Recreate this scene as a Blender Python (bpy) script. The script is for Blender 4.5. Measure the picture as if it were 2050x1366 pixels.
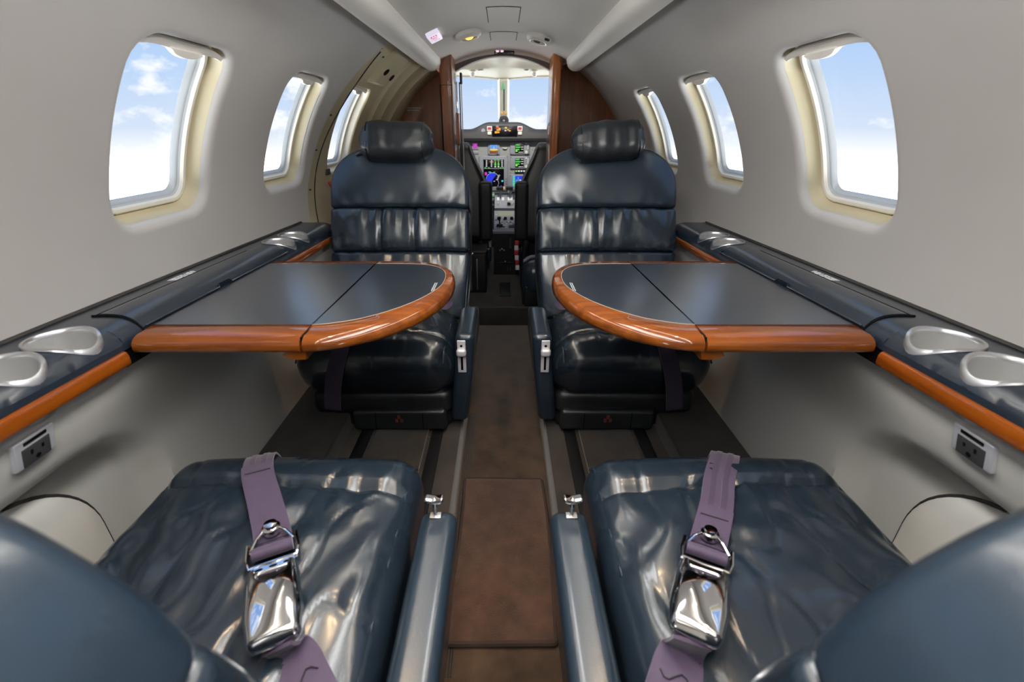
import bpy, bmesh, math, random
from math import sin, cos, pi, radians, sqrt, exp
from mathutils import Vector, Matrix, noise

for o in list(bpy.data.objects):
    bpy.data.objects.remove(o)
scene = bpy.context.scene
col = scene.collection
random.seed(4)
H = 1.02                     # the aisle floor is z = 0; all numbers below are heights relative to the eye, H is added on linking

# ------------------------------------------------------------------ camera
PITCH = math.atan(428 / 911)
cam_d = bpy.data.cameras.new('camera')
cam = bpy.data.objects.new('camera', cam_d)
col.objects.link(cam)
cam.location = (0, 0, H)
cam.rotation_euler = (pi / 2 - PITCH, 0, 0)
cam_d.sensor_width = 36
cam_d.lens = 36 * 911 / 2050
cam_d.shift_x = 17 / 2050
cam_d.clip_start = 0.01
cam_d.dof.use_dof = True
cam_d.dof.focus_distance = 1.25
cam_d.dof.aperture_fstop = 4.5
scene.camera = cam

# ------------------------------------------------------------------ sky
world = bpy.data.worlds.new('sky')
scene.world = world
world.use_nodes = True
nt = world.node_tree
nt.nodes.clear()
def N(nt, t, **kw):
    n = nt.nodes.new(t)
    for k, v in kw.items():
        setattr(n, k, v)
    return n
def ramp(nt, stops, interp='LINEAR'):
    r = nt.nodes.new('ShaderNodeValToRGB')
    r.color_ramp.interpolation = interp
    el = r.color_ramp.elements
    while len(el) > 1:
        el.remove(el[-1])
    el[0].position, el[0].color = stops[0][0], (*stops[0][1], 1)
    for p, c in stops[1:]:
        e = el.new(p)
        e.color = (*c, 1)
    return r
L = nt.links.new
tc = N(nt, 'ShaderNodeTexCoord')
sep = N(nt, 'ShaderNodeSeparateXYZ')
L(tc.outputs['Generated'], sep.inputs[0])
mr = N(nt, 'ShaderNodeMapRange')
mr.inputs['From Min'].default_value = -0.5
mr.inputs['From Max'].default_value = 0.5
L(sep.outputs['Z'], mr.inputs['Value'])
# sunlit cloud deck below the horizon, haze at it, blue above
sky = ramp(nt, [(0.0, (12.0, 12.4, 12.9)), (0.36, (12.0, 12.4, 12.9)), (0.44, (3.0, 3.0, 3.1)), (0.465, (1.02, 1.05, 1.08)), (0.50, (.72, .82, 1.0)),
                (0.58, (.55, .72, 1.0)), (0.66, (.44, .64, 1.0)), (1.0, (.26, .46, .92))])
L(mr.outputs[0], sky.inputs[0])
mp = N(nt, 'ShaderNodeMapping')
mp.inputs['Scale'].default_value = (1, 1, 1.9)
L(tc.outputs['Generated'], mp.inputs[0])
cl = N(nt, 'ShaderNodeTexNoise')
cl.inputs['Scale'].default_value = 8.0
cl.inputs['Detail'].default_value = 7
cl.inputs['Roughness'].default_value = .58
L(mp.outputs[0], cl.inputs['Vector'])
cr = ramp(nt, [(0.52, (0, 0, 0)), (0.61, (.95, .95, .95))])
L(cl.outputs['Fac'], cr.inputs[0])
mx = N(nt, 'ShaderNodeMix', data_type='RGBA')
L(cr.outputs[0], mx.inputs['Factor'])
L(sky.outputs[0], mx.inputs[6])
mx.inputs[7].default_value = (1.05, 1.07, 1.12, 1)
bg = N(nt, 'ShaderNodeBackground')
bg.inputs['Strength'].default_value = 1.0
L(mx.outputs[2], bg.inputs['Color'])
wo = N(nt, 'ShaderNodeOutputWorld')
L(bg.outputs[0], wo.inputs[0])

# ------------------------------------------------------------------ cabin lamps and added fill lights
def area(name, loc, rot, sx, sy, power, colr=(1, .93, .84), spread=pi):
    d = bpy.data.lights.new(name, 'AREA')
    d.shape = 'RECTANGLE'
    d.size, d.size_y, d.energy, d.color, d.spread = sx, sy, power, colr, spread
    o = bpy.data.objects.new(name, d)
    col.objects.link(o)
    o.location = (loc[0], loc[1], loc[2] + H)
    o.rotation_euler = rot
    return o
VALANCE_FILL = 30.0
for s in (-1, 1):            # added fill strip at each overhead valance, out of view, shining up on the headliner
    lamp = area('valance_fill', (s * .31, .36, .285), (0, 0, 0), .03, 1.9, VALANCE_FILL, (1, .985, .96))
    lamp.rotation_euler = (0, radians(180 + s * 30), 0)
area('overhead_fill', (0, .30, .355), (0, 0, 0), .20, 1.5, 15, (1, .985, .96))      # added overhead fill above the seats, a light without any fitting
# reading lamps
for s in (-1, 1):
    for y in (-.25, .25, .70, 1.12):
        d = bpy.data.lights.new('reading_lamp', 'SPOT')
        d.energy, d.color, d.shadow_soft_size = 9.0, (1, .66, .34), .018
        d.spot_size, d.spot_blend = radians(80), .9
        o = bpy.data.objects.new('reading_lamp', d)
        col.objects.link(o)
        o.location = (s * .30, y, .305 + H)
        o.rotation_euler = (0, 0, 0)

vs = scene.view_settings
vs.view_transform = 'Standard'
vs.look = 'None'
vs.exposure = 0.0
vs.gamma = 1.0
vs.use_curve_mapping = False
scene.cycles.max_bounces = 10
scene.cycles.diffuse_bounces = 6
scene.cycles.glossy_bounces = 4
scene.cycles.transparent_max_bounces = 12
scene.cycles.caustics_reflective = False
scene.cycles.caustics_refractive = False
scene.cycles.sample_clamp_indirect = 6
scene.cycles.use_denoising = True

# ------------------------------------------------------------------ materials
def mat(name, colr, rough=.5, metal=0., spec=.5, coat=0., coat_r=.03, bumps=(), var=None, emit=None, sheen=0., aniso=0.):
    """bumps: (scale vector or number, strength, distance, kind); var: (scale vector, second colour, low, high)"""
    m = bpy.data.materials.new(name)
    m.use_nodes = True
    t = m.node_tree
    b = t.nodes['Principled BSDF']
    b.inputs['Base Color'].default_value = (*colr, 1)
    b.inputs['Roughness'].default_value = rough
    b.inputs['Metallic'].default_value = metal
    b.inputs['Specular IOR Level'].default_value = spec
    b.inputs['Coat Weight'].default_value = coat
    b.inputs['Coat Roughness'].default_value = coat_r
    b.inputs['Anisotropic'].default_value = aniso
    if sheen:
        b.inputs['Sheen Weight'].default_value = sheen
    if emit:
        b.inputs['Emission Color'].default_value = (*emit[:3], 1)
        b.inputs['Emission Strength'].default_value = emit[3]
    tco = t.nodes.new('ShaderNodeTexCoord')
    def tex(sc, kind='NOISE', detail=4):
        q = t.nodes.new('ShaderNodeMapping')
        q.inputs['Scale'].default_value = sc if hasattr(sc, '__len__') else (sc, sc, sc)
        t.links.new(tco.outputs['Object'], q.inputs[0])
        if kind == 'VORONOI':
            n = t.nodes.new('ShaderNodeTexVoronoi')
            n.inputs['Scale'].default_value = 1
            t.links.new(q.outputs[0], n.inputs['Vector'])
            return n.outputs['Distance']
        n = t.nodes.new('ShaderNodeTexNoise')
        n.inputs['Scale'].default_value = 1
        n.inputs['Detail'].default_value = detail
        if kind == 'RIDGE':
            n.noise_type = 'RIDGED_MULTIFRACTAL'
            n.inputs['Detail'].default_value = 2
        t.links.new(q.outputs[0], n.inputs['Vector'])
        return n.outputs['Fac']
    if var:
        r = t.nodes.new('ShaderNodeValToRGB')
        r.color_ramp.elements[0].position, r.color_ramp.elements[0].color = var[2], (*colr, 1)
        r.color_ramp.elements[1].position, r.color_ramp.elements[1].color = var[3], (*var[1], 1)
        t.links.new(tex(var[0]), r.inputs[0])
        t.links.new(r.outputs[0], b.inputs['Base Color'])
    prev = None
    for sc, st, di, kind in bumps:
        q = t.nodes.new('ShaderNodeBump')
        q.inputs['Strength'].default_value = st
        q.inputs['Distance'].default_value = di
        t.links.new(tex(sc, kind), q.inputs['Height'])
        if prev:
            t.links.new(prev.outputs[0], q.inputs['Normal'])
        prev = q
    if prev:
        t.links.new(prev.outputs[0], b.inputs['Normal'])
    return m

GRAIN = (420, .12, .0006, 'VORONOI')
NAVY = (.0105, .0185, .029)
M = {}
M['leather'] = mat('navy_leather', (.013, .0235, .037), .28, spec=.5, coat=.3, coat_r=.18, bumps=(GRAIN, ((9, 9, 9), .25, .004, 'NOISE')))
M['leather_worn'] = mat('creased_navy_leather', NAVY, .27, spec=.55, coat=.35, coat_r=.16,
                        bumps=(GRAIN, ((24, 12, 20), .5, .004, 'RIDGE'), ((55, 55, 55), .3, .0015, 'NOISE')))
M['leather_top'] = mat('navy_table_leather', (.011, .018, .029), .29, spec=1.0, coat=.8, coat_r=.22, bumps=((520, .2, .0006, 'VORONOI'), ((40, 40, 40), .15, .001, 'NOISE')))
M['leather_ledge'] = mat('navy_ledge_covering', (.010, .017, .028), .30, spec=.7, coat=.3, coat_r=.15, bumps=((700, .1, .0005, 'NOISE'),))
M['leather_black'] = mat('black_leather', (.010, .012, .015), .38, spec=.5, bumps=(GRAIN,))
M['fabric'] = mat('woven_wall_fabric', (.47, .45, .43), .9, spec=.15, bumps=(((560, 560, 560), .25, .0006, 'NOISE'),),
                  var=((3, 3, 3), (.50, .48, .455), .3, .7), sheen=.1)
M['headliner'] = mat('headliner_fabric', (.76, .725, .67), .85, spec=.2, bumps=((500, .1, .0004, 'NOISE'),))
M['panel'] = mat('painted_sidewall', (.72, .70, .65), .45, spec=.35, bumps=((300, .04, .0004, 'NOISE'),))
M['panel_edge'] = mat('dark_seam', (.02, .018, .015), .8)
M['valance'] = mat('valance_fabric', (.76, .72, .66), .55, spec=.35, bumps=((600, .06, .0004, 'NOISE'),))
M['beige'] = mat('beige_plastic', (.52, .455, .30), .45, spec=.4, bumps=((90, .04, .001, 'NOISE'),))
M['cream'] = mat('cream_plastic', (.72, .67, .56), .4, spec=.4)
M['cockpit_cream'] = mat('cockpit_headliner', (.48, .445, .34), .6, spec=.3, bumps=((250, .06, .0005, 'NOISE'),))
M['gasket'] = mat('grey_window_seal', (.42, .44, .45), .35, spec=.5)
M['black'] = mat('black_plastic', (.008, .008, .009), .45, spec=.4)
M['void'] = mat('black_gap', (.003, .003, .003), .9, spec=.1)
M['dark_grey'] = mat('dark_grey_plastic', (.045, .045, .047), .55, spec=.35, bumps=((300, .1, .0006, 'NOISE'),))
M['taupe'] = mat('taupe_header', (.15, .135, .125), .7, spec=.2)
M['wood_x'] = mat('polished_wood_across', (.20, .053, .004), .4, spec=.08, coat=1., var=((4, 60, 60), (.085, .019, .002), .35, .75))
M['wood_y'] = mat('polished_wood_along', (.26, .062, .004), .4, spec=.08, coat=1., var=((60, 4, 60), (.11, .023, .002), .38, .78))
M['wood_z'] = mat('walnut_veneer', (.24, .078, .024), .32, spec=.45, coat=.5, var=((45, 45, 2.2), (.12, .036, .011), .35, .7))
M['wood_red'] = mat('reddish_wood_edge', (.55, .17, .03), .28, spec=.5, coat=.8, var=((60, 60, 4), (.30, .08, .012), .35, .75))
M['carpet'] = mat('brown_carpet', (.080, .050, .030), .95, spec=.1, bumps=((330, .6, .002, 'NOISE'),), var=((14, 14, 14), (.036, .023, .015), .35, .7), sheen=.25)
M['carpet_grey'] = mat('taupe_carpet', (.046, .037, .030), .95, spec=.1, bumps=((330, .6, .002, 'NOISE'),), var=((9, 9, 9), (.022, .018, .015), .35, .7), sheen=.25)
M['carpet_dark'] = mat('charcoal_carpet', (.036, .032, .029), .9, spec=.15, bumps=((300, .5, .002, 'NOISE'),), var=((8, 8, 8), (.016, .015, .014), .35, .68), sheen=.2)
M['mat'] = mat('brown_pile_mat', (.085, .045, .029), .95, spec=.1, bumps=((380, .7, .003, 'NOISE'),), var=((22, 22, 22), (.052, .028, .018), .35, .7), sheen=.35)
M['mat_edge'] = mat('mat_binding', (.030, .017, .011), .9)
M['steel'] = mat('brushed_steel', (.62, .62, .61), .28, metal=1, bumps=(((4, 4, 500), .12, .0006, 'NOISE'),))
M['inlay'] = mat('pale_inlay', (.30, .26, .22), .4)
M['liner'] = mat('brushed_cup_liner', (.55, .55, .54), .35, metal=.45, bumps=(((4, 4, 500), .12, .0006, 'NOISE'),))
M['satin'] = mat('satin_aluminium', (.75, .75, .76), .32, metal=1)
M['chrome'] = mat('chrome', (.83, .82, .82), .07, metal=1)
M['plate'] = mat('silver_plate', (.74, .74, .79), .4, metal=.35)
M['webbing'] = mat('purple_webbing', (.052, .036, .074), .6, spec=.3, bumps=(((900, 60, 900), .35, .0008, 'NOISE'),), sheen=.3)
M['webbing_dark'] = mat('dark_purple_stripe', (.036, .024, .052), .6, spec=.3, sheen=.3)
M['thread'] = mat('dark_thread', (.012, .010, .016), .8)
M['white'] = mat('white_print', (.75, .75, .75), .6)
M['white_dim'] = mat('grey_print', (.33, .36, .38), .6)
M['red'] = mat('red_paint', (.42, .02, .015), .5)
M['instrument'] = mat('grey_instrument_panel', (.30, .31, .30), .55, spec=.3)
M['bezel'] = mat('grey_bezel', (.27, .285, .32), .45, spec=.35)
M['bezel_dark'] = mat('dark_bezel', (.10, .105, .115), .5)
M['green_paint'] = mat('pale_green_print', (.25, .6, .30), .6)
M['straw'] = mat('pale_print_plate', (.62, .63, .52), .6)
def glow(name, c, k=1.0):
    return mat(name, (.01, .01, .01), .4, emit=(*c, k))
M['scr_black'] = mat('dark_screen', (.004, .004, .006), .15, spec=.5)
M['scr_blue'] = glow('blue_screen', (.01, .03, .75))
M['scr_sky'] = glow('sky_blue_screen', (.06, .30, .78))
M['scr_cyan'] = glow('cyan_screen', (.08, .60, .80))
M['scr_green'] = glow('green_screen', (.08, .60, .08))
M['scr_lime'] = glow('lime_screen', (.30, .80, .08))
M['scr_white'] = glow('white_screen', (.75, .78, .80))
M['scr_mag'] = glow('magenta_screen', (.55, .04, .50))
M['scr_brown'] = glow('brown_screen', (.25, .06, .01))
M['scr_yellow'] = glow('yellow_screen', (.85, .62, .10))
M['amber'] = glow('amber_light', (1.0, .42, .02))
M['redlamp'] = glow('red_light', (1.0, .06, .03))
M['lens'] = glow('warm_lamp_lens', (1.0, .55, .10), 1.6)
M['sign'] = glow('lit_sign_face', (.80, .74, .90), .9)
M['sign_red'] = glow('lit_red_print', (.75, .05, .12), .9)
M['sign_pink'] = glow('lit_pale_pictogram', (.95, .70, .85), 1.0)
M['lcd'] = glow('pale_lcd', (.30, .31, .22), .8)

g = bpy.data.materials.new('window_glass')
g.use_nodes = True
t = g.node_tree
t.nodes.clear()
tr = N(t, 'ShaderNodeBsdfTransparent'); tr.inputs[0].default_value = (.97, .985, .98, 1)
gl = N(t, 'ShaderNodeBsdfGlossy'); gl.inputs['Roughness'].default_value = .02
fr = N(t, 'ShaderNodeLayerWeight'); fr.inputs[0].default_value = .25
mu = N(t, 'ShaderNodeMath', operation='POWER'); mu.inputs[1].default_value = 3.0
m2 = N(t, 'ShaderNodeMath', operation='MULTIPLY_ADD'); m2.inputs[1].default_value = .25; m2.inputs[2].default_value = .02
t.links.new(fr.outputs['Facing'], mu.inputs[0]); t.links.new(mu.outputs[0], m2.inputs[0])
ms = N(t, 'ShaderNodeMixShader')
t.links.new(m2.outputs[0], ms.inputs[0]); t.links.new(tr.outputs[0], ms.inputs[1]); t.links.new(gl.outputs[0], ms.inputs[2])
mo = N(t, 'ShaderNodeOutputMaterial'); t.links.new(ms.outputs[0], mo.inputs[0])
M['glass'] = g

# ------------------------------------------------------------------ builders
ORG = {}                      # world origin of every object built
class MB:
    def __init__(self):
        self.v, self.f = [], []
    def add(self, vs, fs):
        n = len(self.v)
        self.v += [Vector(p) for p in vs]
        self.f += [tuple(i + n for i in q) for q in fs]
        return self
    def box(self, x0, x1, y0, y1, z0, z1):
        return self.add(*rbox((abs(x1 - x0) / 2, abs(y1 - y0) / 2, abs(z1 - z0) / 2), min(abs(x1 - x0), abs(y1 - y0), abs(z1 - z0)) * .12, 0, ((x0 + x1) / 2, (y0 + y1) / 2, (z0 + z1) / 2), k=1))
    def xf(self, fn):
        self.v = [Vector(fn(p)) for p in self.v]
        return self

def build(name, mb, m, parent=None, smooth=True, angle=35, label=None, kind=None):
    if isinstance(mb, tuple):
        mb = MB().add(*mb)
    V = mb.v
    lo = Vector((min(p.x for p in V), min(p.y for p in V), min(p.z for p in V)))
    hi = Vector((max(p.x for p in V), max(p.y for p in V), max(p.z for p in V)))
    c = (lo + hi) / 2
    if parent is None:
        c.z = lo.z
    me = bpy.data.meshes.new(name)
    me.from_pydata([p - c for p in V], [], mb.f)
    bm = bmesh.new()
    bm.from_mesh(me)
    bmesh.ops.remove_doubles(bm, verts=bm.verts, dist=1e-6)
    bmesh.ops.recalc_face_normals(bm, faces=bm.faces)
    bm.to_mesh(me)
    bm.free()
    if smooth:
        me.shade_smooth()
        me.set_sharp_from_angle(angle=radians(angle))
    me.materials.append(M[m] if isinstance(m, str) else m)
    o = bpy.data.objects.new(name, me)
    col.objects.link(o)
    ORG[o] = c.copy()
    if parent is not None:
        o.parent = parent
        o.location = c - ORG[parent]
    else:
        o.location = (c.x, c.y, c.z + H)
    if label:
        o['label'] = label
    if kind:
        o['kind'] = kind
    return o

def empty(name, loc, label, cat, group=None, kind=None):
    o = bpy.data.objects.new(name, None)
    o.empty_display_size = .05
    col.objects.link(o)
    o.location = (loc[0], loc[1], loc[2] + H)
    ORG[o] = Vector(loc)
    o['label'], o['category'] = label, cat
    if group:
        o['group'] = group
    if kind:
        o['kind'] = kind
    return o

def tag(o, label, cat, group=None, kind=None):
    o['label'], o['category'] = label, cat
    if group:
        o['group'] = group
    if kind:
        o['kind'] = kind
    return o

def axis_pts(h, r, n, k):
    """coordinates along one axis of a rounded box: k arc steps per corner, n+1 flat ones"""
    a = [h - r + r * math.tan(pi / 4 * i / k) for i in range(k + 1)] if r > 0 else [h]
    flat = [-(h - r) + 2 * (h - r) * i / max(1, n + 1) for i in range(1, n + 1)]
    pos = sorted(set([round(x, 7) for x in ([-x for x in a] + flat + a)]))
    return pos

def rbox(h, r, n, c=(0, 0, 0), fn=None, k=4):
    """rounded box of half sizes h, corner radius r, n inner cells per axis (number or triple)"""
    r = min(r, min(h) * .999)
    nn = n if hasattr(n, '__len__') else (n, n, n)
    ax = [axis_pts(h[i], r, nn[i], k) for i in range(3)]
    idx, vs, fs = {}, [], []
    def vert(p):
        key = tuple(round(x, 6) for x in p)
        if key in idx:
            return idx[key]
        q = [max(-(h[i] - r), min(h[i] - r, p[i])) for i in range(3)]
        d = Vector((p[0] - q[0], p[1] - q[1], p[2] - q[2]))
        w = Vector(q) + (d.normalized() * r if d.length > 1e-9 else d)
        if fn:
            w = Vector(fn(w))
        idx[key] = len(vs)
        vs.append(w + Vector(c))
        return idx[key]
    for a in range(3):
        b, d = (a + 1) % 3, (a + 2) % 3
        for sg in (-1, 1):
            for i in range(len(ax[b]) - 1):
                for j in range(len(ax[d]) - 1):
                    q = []
                    for (ii, jj) in ((i, j), (i + 1, j), (i + 1, j + 1), (i, j + 1)):
                        p = [0, 0, 0]
                        p[a], p[b], p[d] = sg * h[a], ax[b][ii], ax[d][jj]
                        q.append(vert(p))
                    if len(set(q)) == 4:
                        fs.append(tuple(q if sg > 0 else q[::-1]))
    return vs, fs

def loft(rings, closed=True, cap0=False, cap1=False, loop=False):
    vs, fs = [], []
    n = len(rings[0])
    for r in rings:
        vs += [Vector(p) for p in r]
    m = len(rings)
    for i in range(m if loop else m - 1):
        for j in range(n if closed else n - 1):
            a, b = i * n + j, i * n + (j + 1) % n
            c, d = ((i + 1) % m) * n + (j + 1) % n, ((i + 1) % m) * n + j
            fs.append((a, b, c, d))
    if cap0:
        fs.append(tuple(range(n))[::-1])
    if cap1:
        fs.append(tuple(range((m - 1) * n, m * n)))
    return vs, fs

def tube(path, r, n=8, caps=True, rx=None):
    """round (or flat, with rx) tube along points"""
    P = [Vector(p) for p in path]
    rings = []
    up = Vector((0, 0, 1))
    for i, p in enumerate(P):
        d = (P[min(i + 1, len(P) - 1)] - P[max(i - 1, 0)]).normalized()
        u = up if abs(d.dot(up)) < .95 else Vector((1, 0, 0))
        s = d.cross(u).normalized()
        w = s.cross(d).normalized()
        rr = r[i] if hasattr(r, '__len__') else r
        rings.append([p + s * (rx or rr) * cos(2 * pi * k / n) + w * rr * sin(2 * pi * k / n) for k in range(n)])
    return loft(rings, True, caps, caps)

def lathe(prof, c, axis='z', n=24, fn=None):
    """prof (radius, height) points turned round a vertical line through c"""
    rings = []
    for r, z in prof:
        ring = []
        for k in range(n):
            a = 2 * pi * k / n
            p = (r * cos(a), r * sin(a), z)
            if axis == 'y':
                p = (p[0], p[2], p[1])
            if axis == 'x':
                p = (p[2], p[0], p[1])
            p = Vector(p) + Vector(c)
            ring.append(fn(p) if fn else p)
        rings.append(ring)
    return loft(rings, True, True, True)

def sweep_y(prof, ys, closed=False, caps=False, fn=None):
    rings = [[(fn(x, y, z) if fn else (x, y, z)) for x, z in prof] for y in ys]
    return loft(rings, closed, caps, caps)

def lin(a, b, n):
    return [a + (b - a) * i / n for i in range(n + 1)]
def sst(a, b, x):
    t = max(0., min(1., (x - a) / (b - a)))
    return t * t * (3 - 2 * t)
def gauss(x, s):
    return exp(-(x / s) ** 2)
def ridged(p, f):
    """creases: thin sharp folds of a noise field"""
    q = Vector((p[0] * f[0], p[1] * f[1], p[2] * f[2]))
    return 1 - min(1., abs(noise.noise(q)) * 3.2)

ZC, RW = -.33, .73
def cyl(s, th, y, R=RW):
    return Vector((s * R * cos(th), y, ZC + R * sin(th)))
def slope(y):                   # the ledges run slightly downhill towards the nose
    return -.024 * (y - .6)

# ------------------------------------------------------------------ the hull: walls with window openings
TH_C = radians(25.9)
HY, HS = .139, .173             # half size of a window opening (along the hull, round the hull)
BY, BS = .18, .213              # half size of the wall block round it
NB = 18
def border():
    pts = []
    for i in range(NB): pts.append((-BY + 2 * BY * i / NB, -BS))
    for i in range(NB): pts.append((BY, -BS + 2 * BS * i / NB))
    for i in range(NB): pts.append((BY - 2 * BY * i / NB, BS))
    for i in range(NB): pts.append((-BY, BS - 2 * BS * i / NB))
    return pts
BORDER = border()
def hole(off, rad=.055):
    """rounded-rectangle opening grown by off, one point per border point"""
    hy, hs, r = HY + off, HS + off, max(.012, rad + off)
    out = []
    for by, bs in BORDER:
        dy, ds = by / BY * hy, bs / BS * hs
        lo, hi = 0., 1.6
        for _ in range(30):
            m = (lo + hi) / 2
            qy, qs = abs(dy * m) - (hy - r), abs(ds * m) - (hs - r)
            sd = min(max(qy, qs), 0) + sqrt(max(qy, 0) ** 2 + max(qs, 0) ** 2) - r
            if sd > 0: hi = m
            else: lo = m
        out.append((dy * lo, ds * lo))
    return out
HOLES = {}
def ring(s, yc, off, dep, R=RW):
    if off not in HOLES: HOLES[off] = hole(off)
    return [cyl(s, TH_C + ds / RW, yc + dy, R + dep) for dy, ds in HOLES[off]]

def wall_block(mb, s, yc, roll=.018, R=RW):
    rings = []
    hb = hole(roll)
    for t in (0, .35, .65, .85, 1):
        rings.append([cyl(s, TH_C + (bs * (1 - t) + hs * t) / RW, yc + by * (1 - t) + hy * t, R) for (by, bs), (hy, hs) in zip(BORDER, hb)])
    for k in range(1, 6):
        a = pi / 2 * k / 5
        rings.append(ring(s, yc, round(roll * (1 - sin(a)), 5), roll * (1 - cos(a)), R))
    mb.add(*loft(rings))

def window(name, s, yc, label, frame='cream', reveal='beige', R=RW, d0=.018, cat='window'):
    w = empty(name, cyl(s, TH_C, yc, R), label, cat, kind='structure')
    build('window_reveal', loft([ring(s, yc, o, d, R) for o, d in ((.0, d0 - .002), (-.001, d0 + .006), (-.004, d0 + .02), (-.010, d0 + .026))]), reveal, w)
    build('seam', loft([ring(s, yc, o, d, R) for o, d in ((-.009, d0 + .025), (-.0105, d0 + .027), (-.012, d0 + .0255))]), 'void', w)
    build('window_frame', loft([ring(s, yc, o, d, R) for o, d in ((-.0115, d0 + .027), (-.012, d0 + .022), (-.015, d0 + .0205), (-.020, d0 + .022), (-.022, d0 + .030))]), frame, w)
    build('seal', loft([ring(s, yc, o, d, R) for o, d in ((-.022, d0 + .029), (-.024, d0 + .033), (-.026, d0 + .034), (-.028, d0 + .037), (-.031, d0 + .046))]), 'gasket', w)
    pr = ring(s, yc, -.029, d0 + .044, R)
    cen = cyl(s, TH_C, yc, R + d0 + .044)
    rr = [[cen + (p - cen) * k for p in pr] for k in (1, .66, .33, .02)]
    pv, pf = loft(rr)
    pf.append(tuple(range(3 * len(pr), 4 * len(pr))))
    build('pane', (pv, pf), 'glass', w)
    # pulled-up shade with its finger tab at the top of the opening
    def sp(u, sv, d): return cyl(s, TH_C + sv / RW, yc + u, R + d)
    mb = MB()
    rings = []
    for u in lin(-.118, .118, 14):
        e = 1 - (abs(u) / .125) ** 2.5
        top = HS - .004 - .012 * (abs(u) / .118) ** 4
        h = .006 + .010 * max(0, e)
        rings.append([sp(u, top, .012), sp(u, top - h, .014), sp(u, top - h - .002, .020), sp(u, top - h * .7, .034), sp(u, top, .036)])
    mb.add(*loft(rings, True, True, True))
    build('shade_rail', mb, 'headliner', w)
    rings = []
    for u in lin(-.045, .045, 10):
        e = sqrt(max(0, 1 - (u / .0455) ** 2))
        top = HS - .018
        rings.append([sp(u, top, .010), sp(u, top - .012 * e, .008), sp(u, top - .016 * e - .001, .016), sp(u, top - .008, .026), sp(u, top, .026)])
    build('shade_tab', loft(rings, True, True, True), 'valance', w)
    return w

WIN_Y = (-.155, .415, .988, 1.562, 2.117)
TH0, TH1 = radians(-6), radians(64)
TB0, TB1 = TH_C - BS / RW, TH_C + BS / RW
def hull_wall(name, s, wins, y0, y1, label, slant=False):
    mb = MB()
    ycuts = [y0]
    for w in wins:
        ycuts += [w - BY, w + BY]
    ycuts.append(y1)
    thb = lin(TB0, TB1, NB)
    def ymap(y, th):
        if not slant or y < wins[-1] + BY - 1e-6:
            return y
        ye = max(wins[-1] + BY + .006, 1.72 + .21 * (math.degrees(th) - 2) / 54)
        a = wins[-1] + BY
        return a + (ye - a) * (y - a) / (y1 - a)
    def patch(ya, yb, ths):
        n = max(1, round((yb - ya) / .02))
        ys = lin(ya, yb, n)
        mb.add(*loft([[cyl(s, th, ymap(y, th)) for th in ths] for y in ys], False))
    low, high = lin(TH0, TB0, 5), lin(TB1, TH1, 9)
    for i in range(0, len(ycuts) - 1):
        ya, yb = ycuts[i], ycuts[i + 1]
        if yb - ya < 1e-6: continue
        patch(ya, yb, low)
        patch(ya, yb, high)
        if i % 2 == 0:
            patch(ya, yb, thb)
    for w in wins:
        wall_block(mb, s, w)
    if slant:   # turned-in thickness of the fabric panel at the door
        ths = lin(TH0, TH1, 40)
        e = [cyl(s, th, ymap(y1, th)) for th in ths]
        e1 = [cyl(s, th, ymap(y1, th) + .006, RW + .003) for th in ths]
        e2 = [cyl(s, th, ymap(y1, th) + .008, RW + .02) for th in ths]
        mb.add(*loft([e, e1, e2], False))
    o = build(name, mb, 'fabric', angle=50)
    return tag(o, label, 'wall', kind='structure')

YB, YF = -.9, 2.85
wl = hull_wall('wall_left', -1, WIN_Y[:4], YB, 1.80, 'grey fabric covered curved cabin wall left of the aisle', slant=True)
wr = hull_wall('wall_right', 1, WIN_Y, YB, YF, 'grey fabric covered curved cabin wall right of the aisle')
wn = 1
NAMES = {0: 'rearmost', 1: 'rear', 2: 'nearest', 3: 'middle', 4: 'small forward'}
for s, side, idx in ((-1, 'left', (0, 1, 2, 3)), (1, 'right', (0, 1, 2, 3, 4))):
    for i in idx:
        where = {0: 'far behind the rear seat', 1: 'beside the rear seat', 2: 'above the rear of the table', 3: 'beside the facing seat', 4: 'partly behind the facing seat headrest'}[i]
        window('window_%d' % wn, s, WIN_Y[i], '%s cabin window in the %s wall, %s' % (NAMES[i], side, where))
        wn += 1

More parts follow.
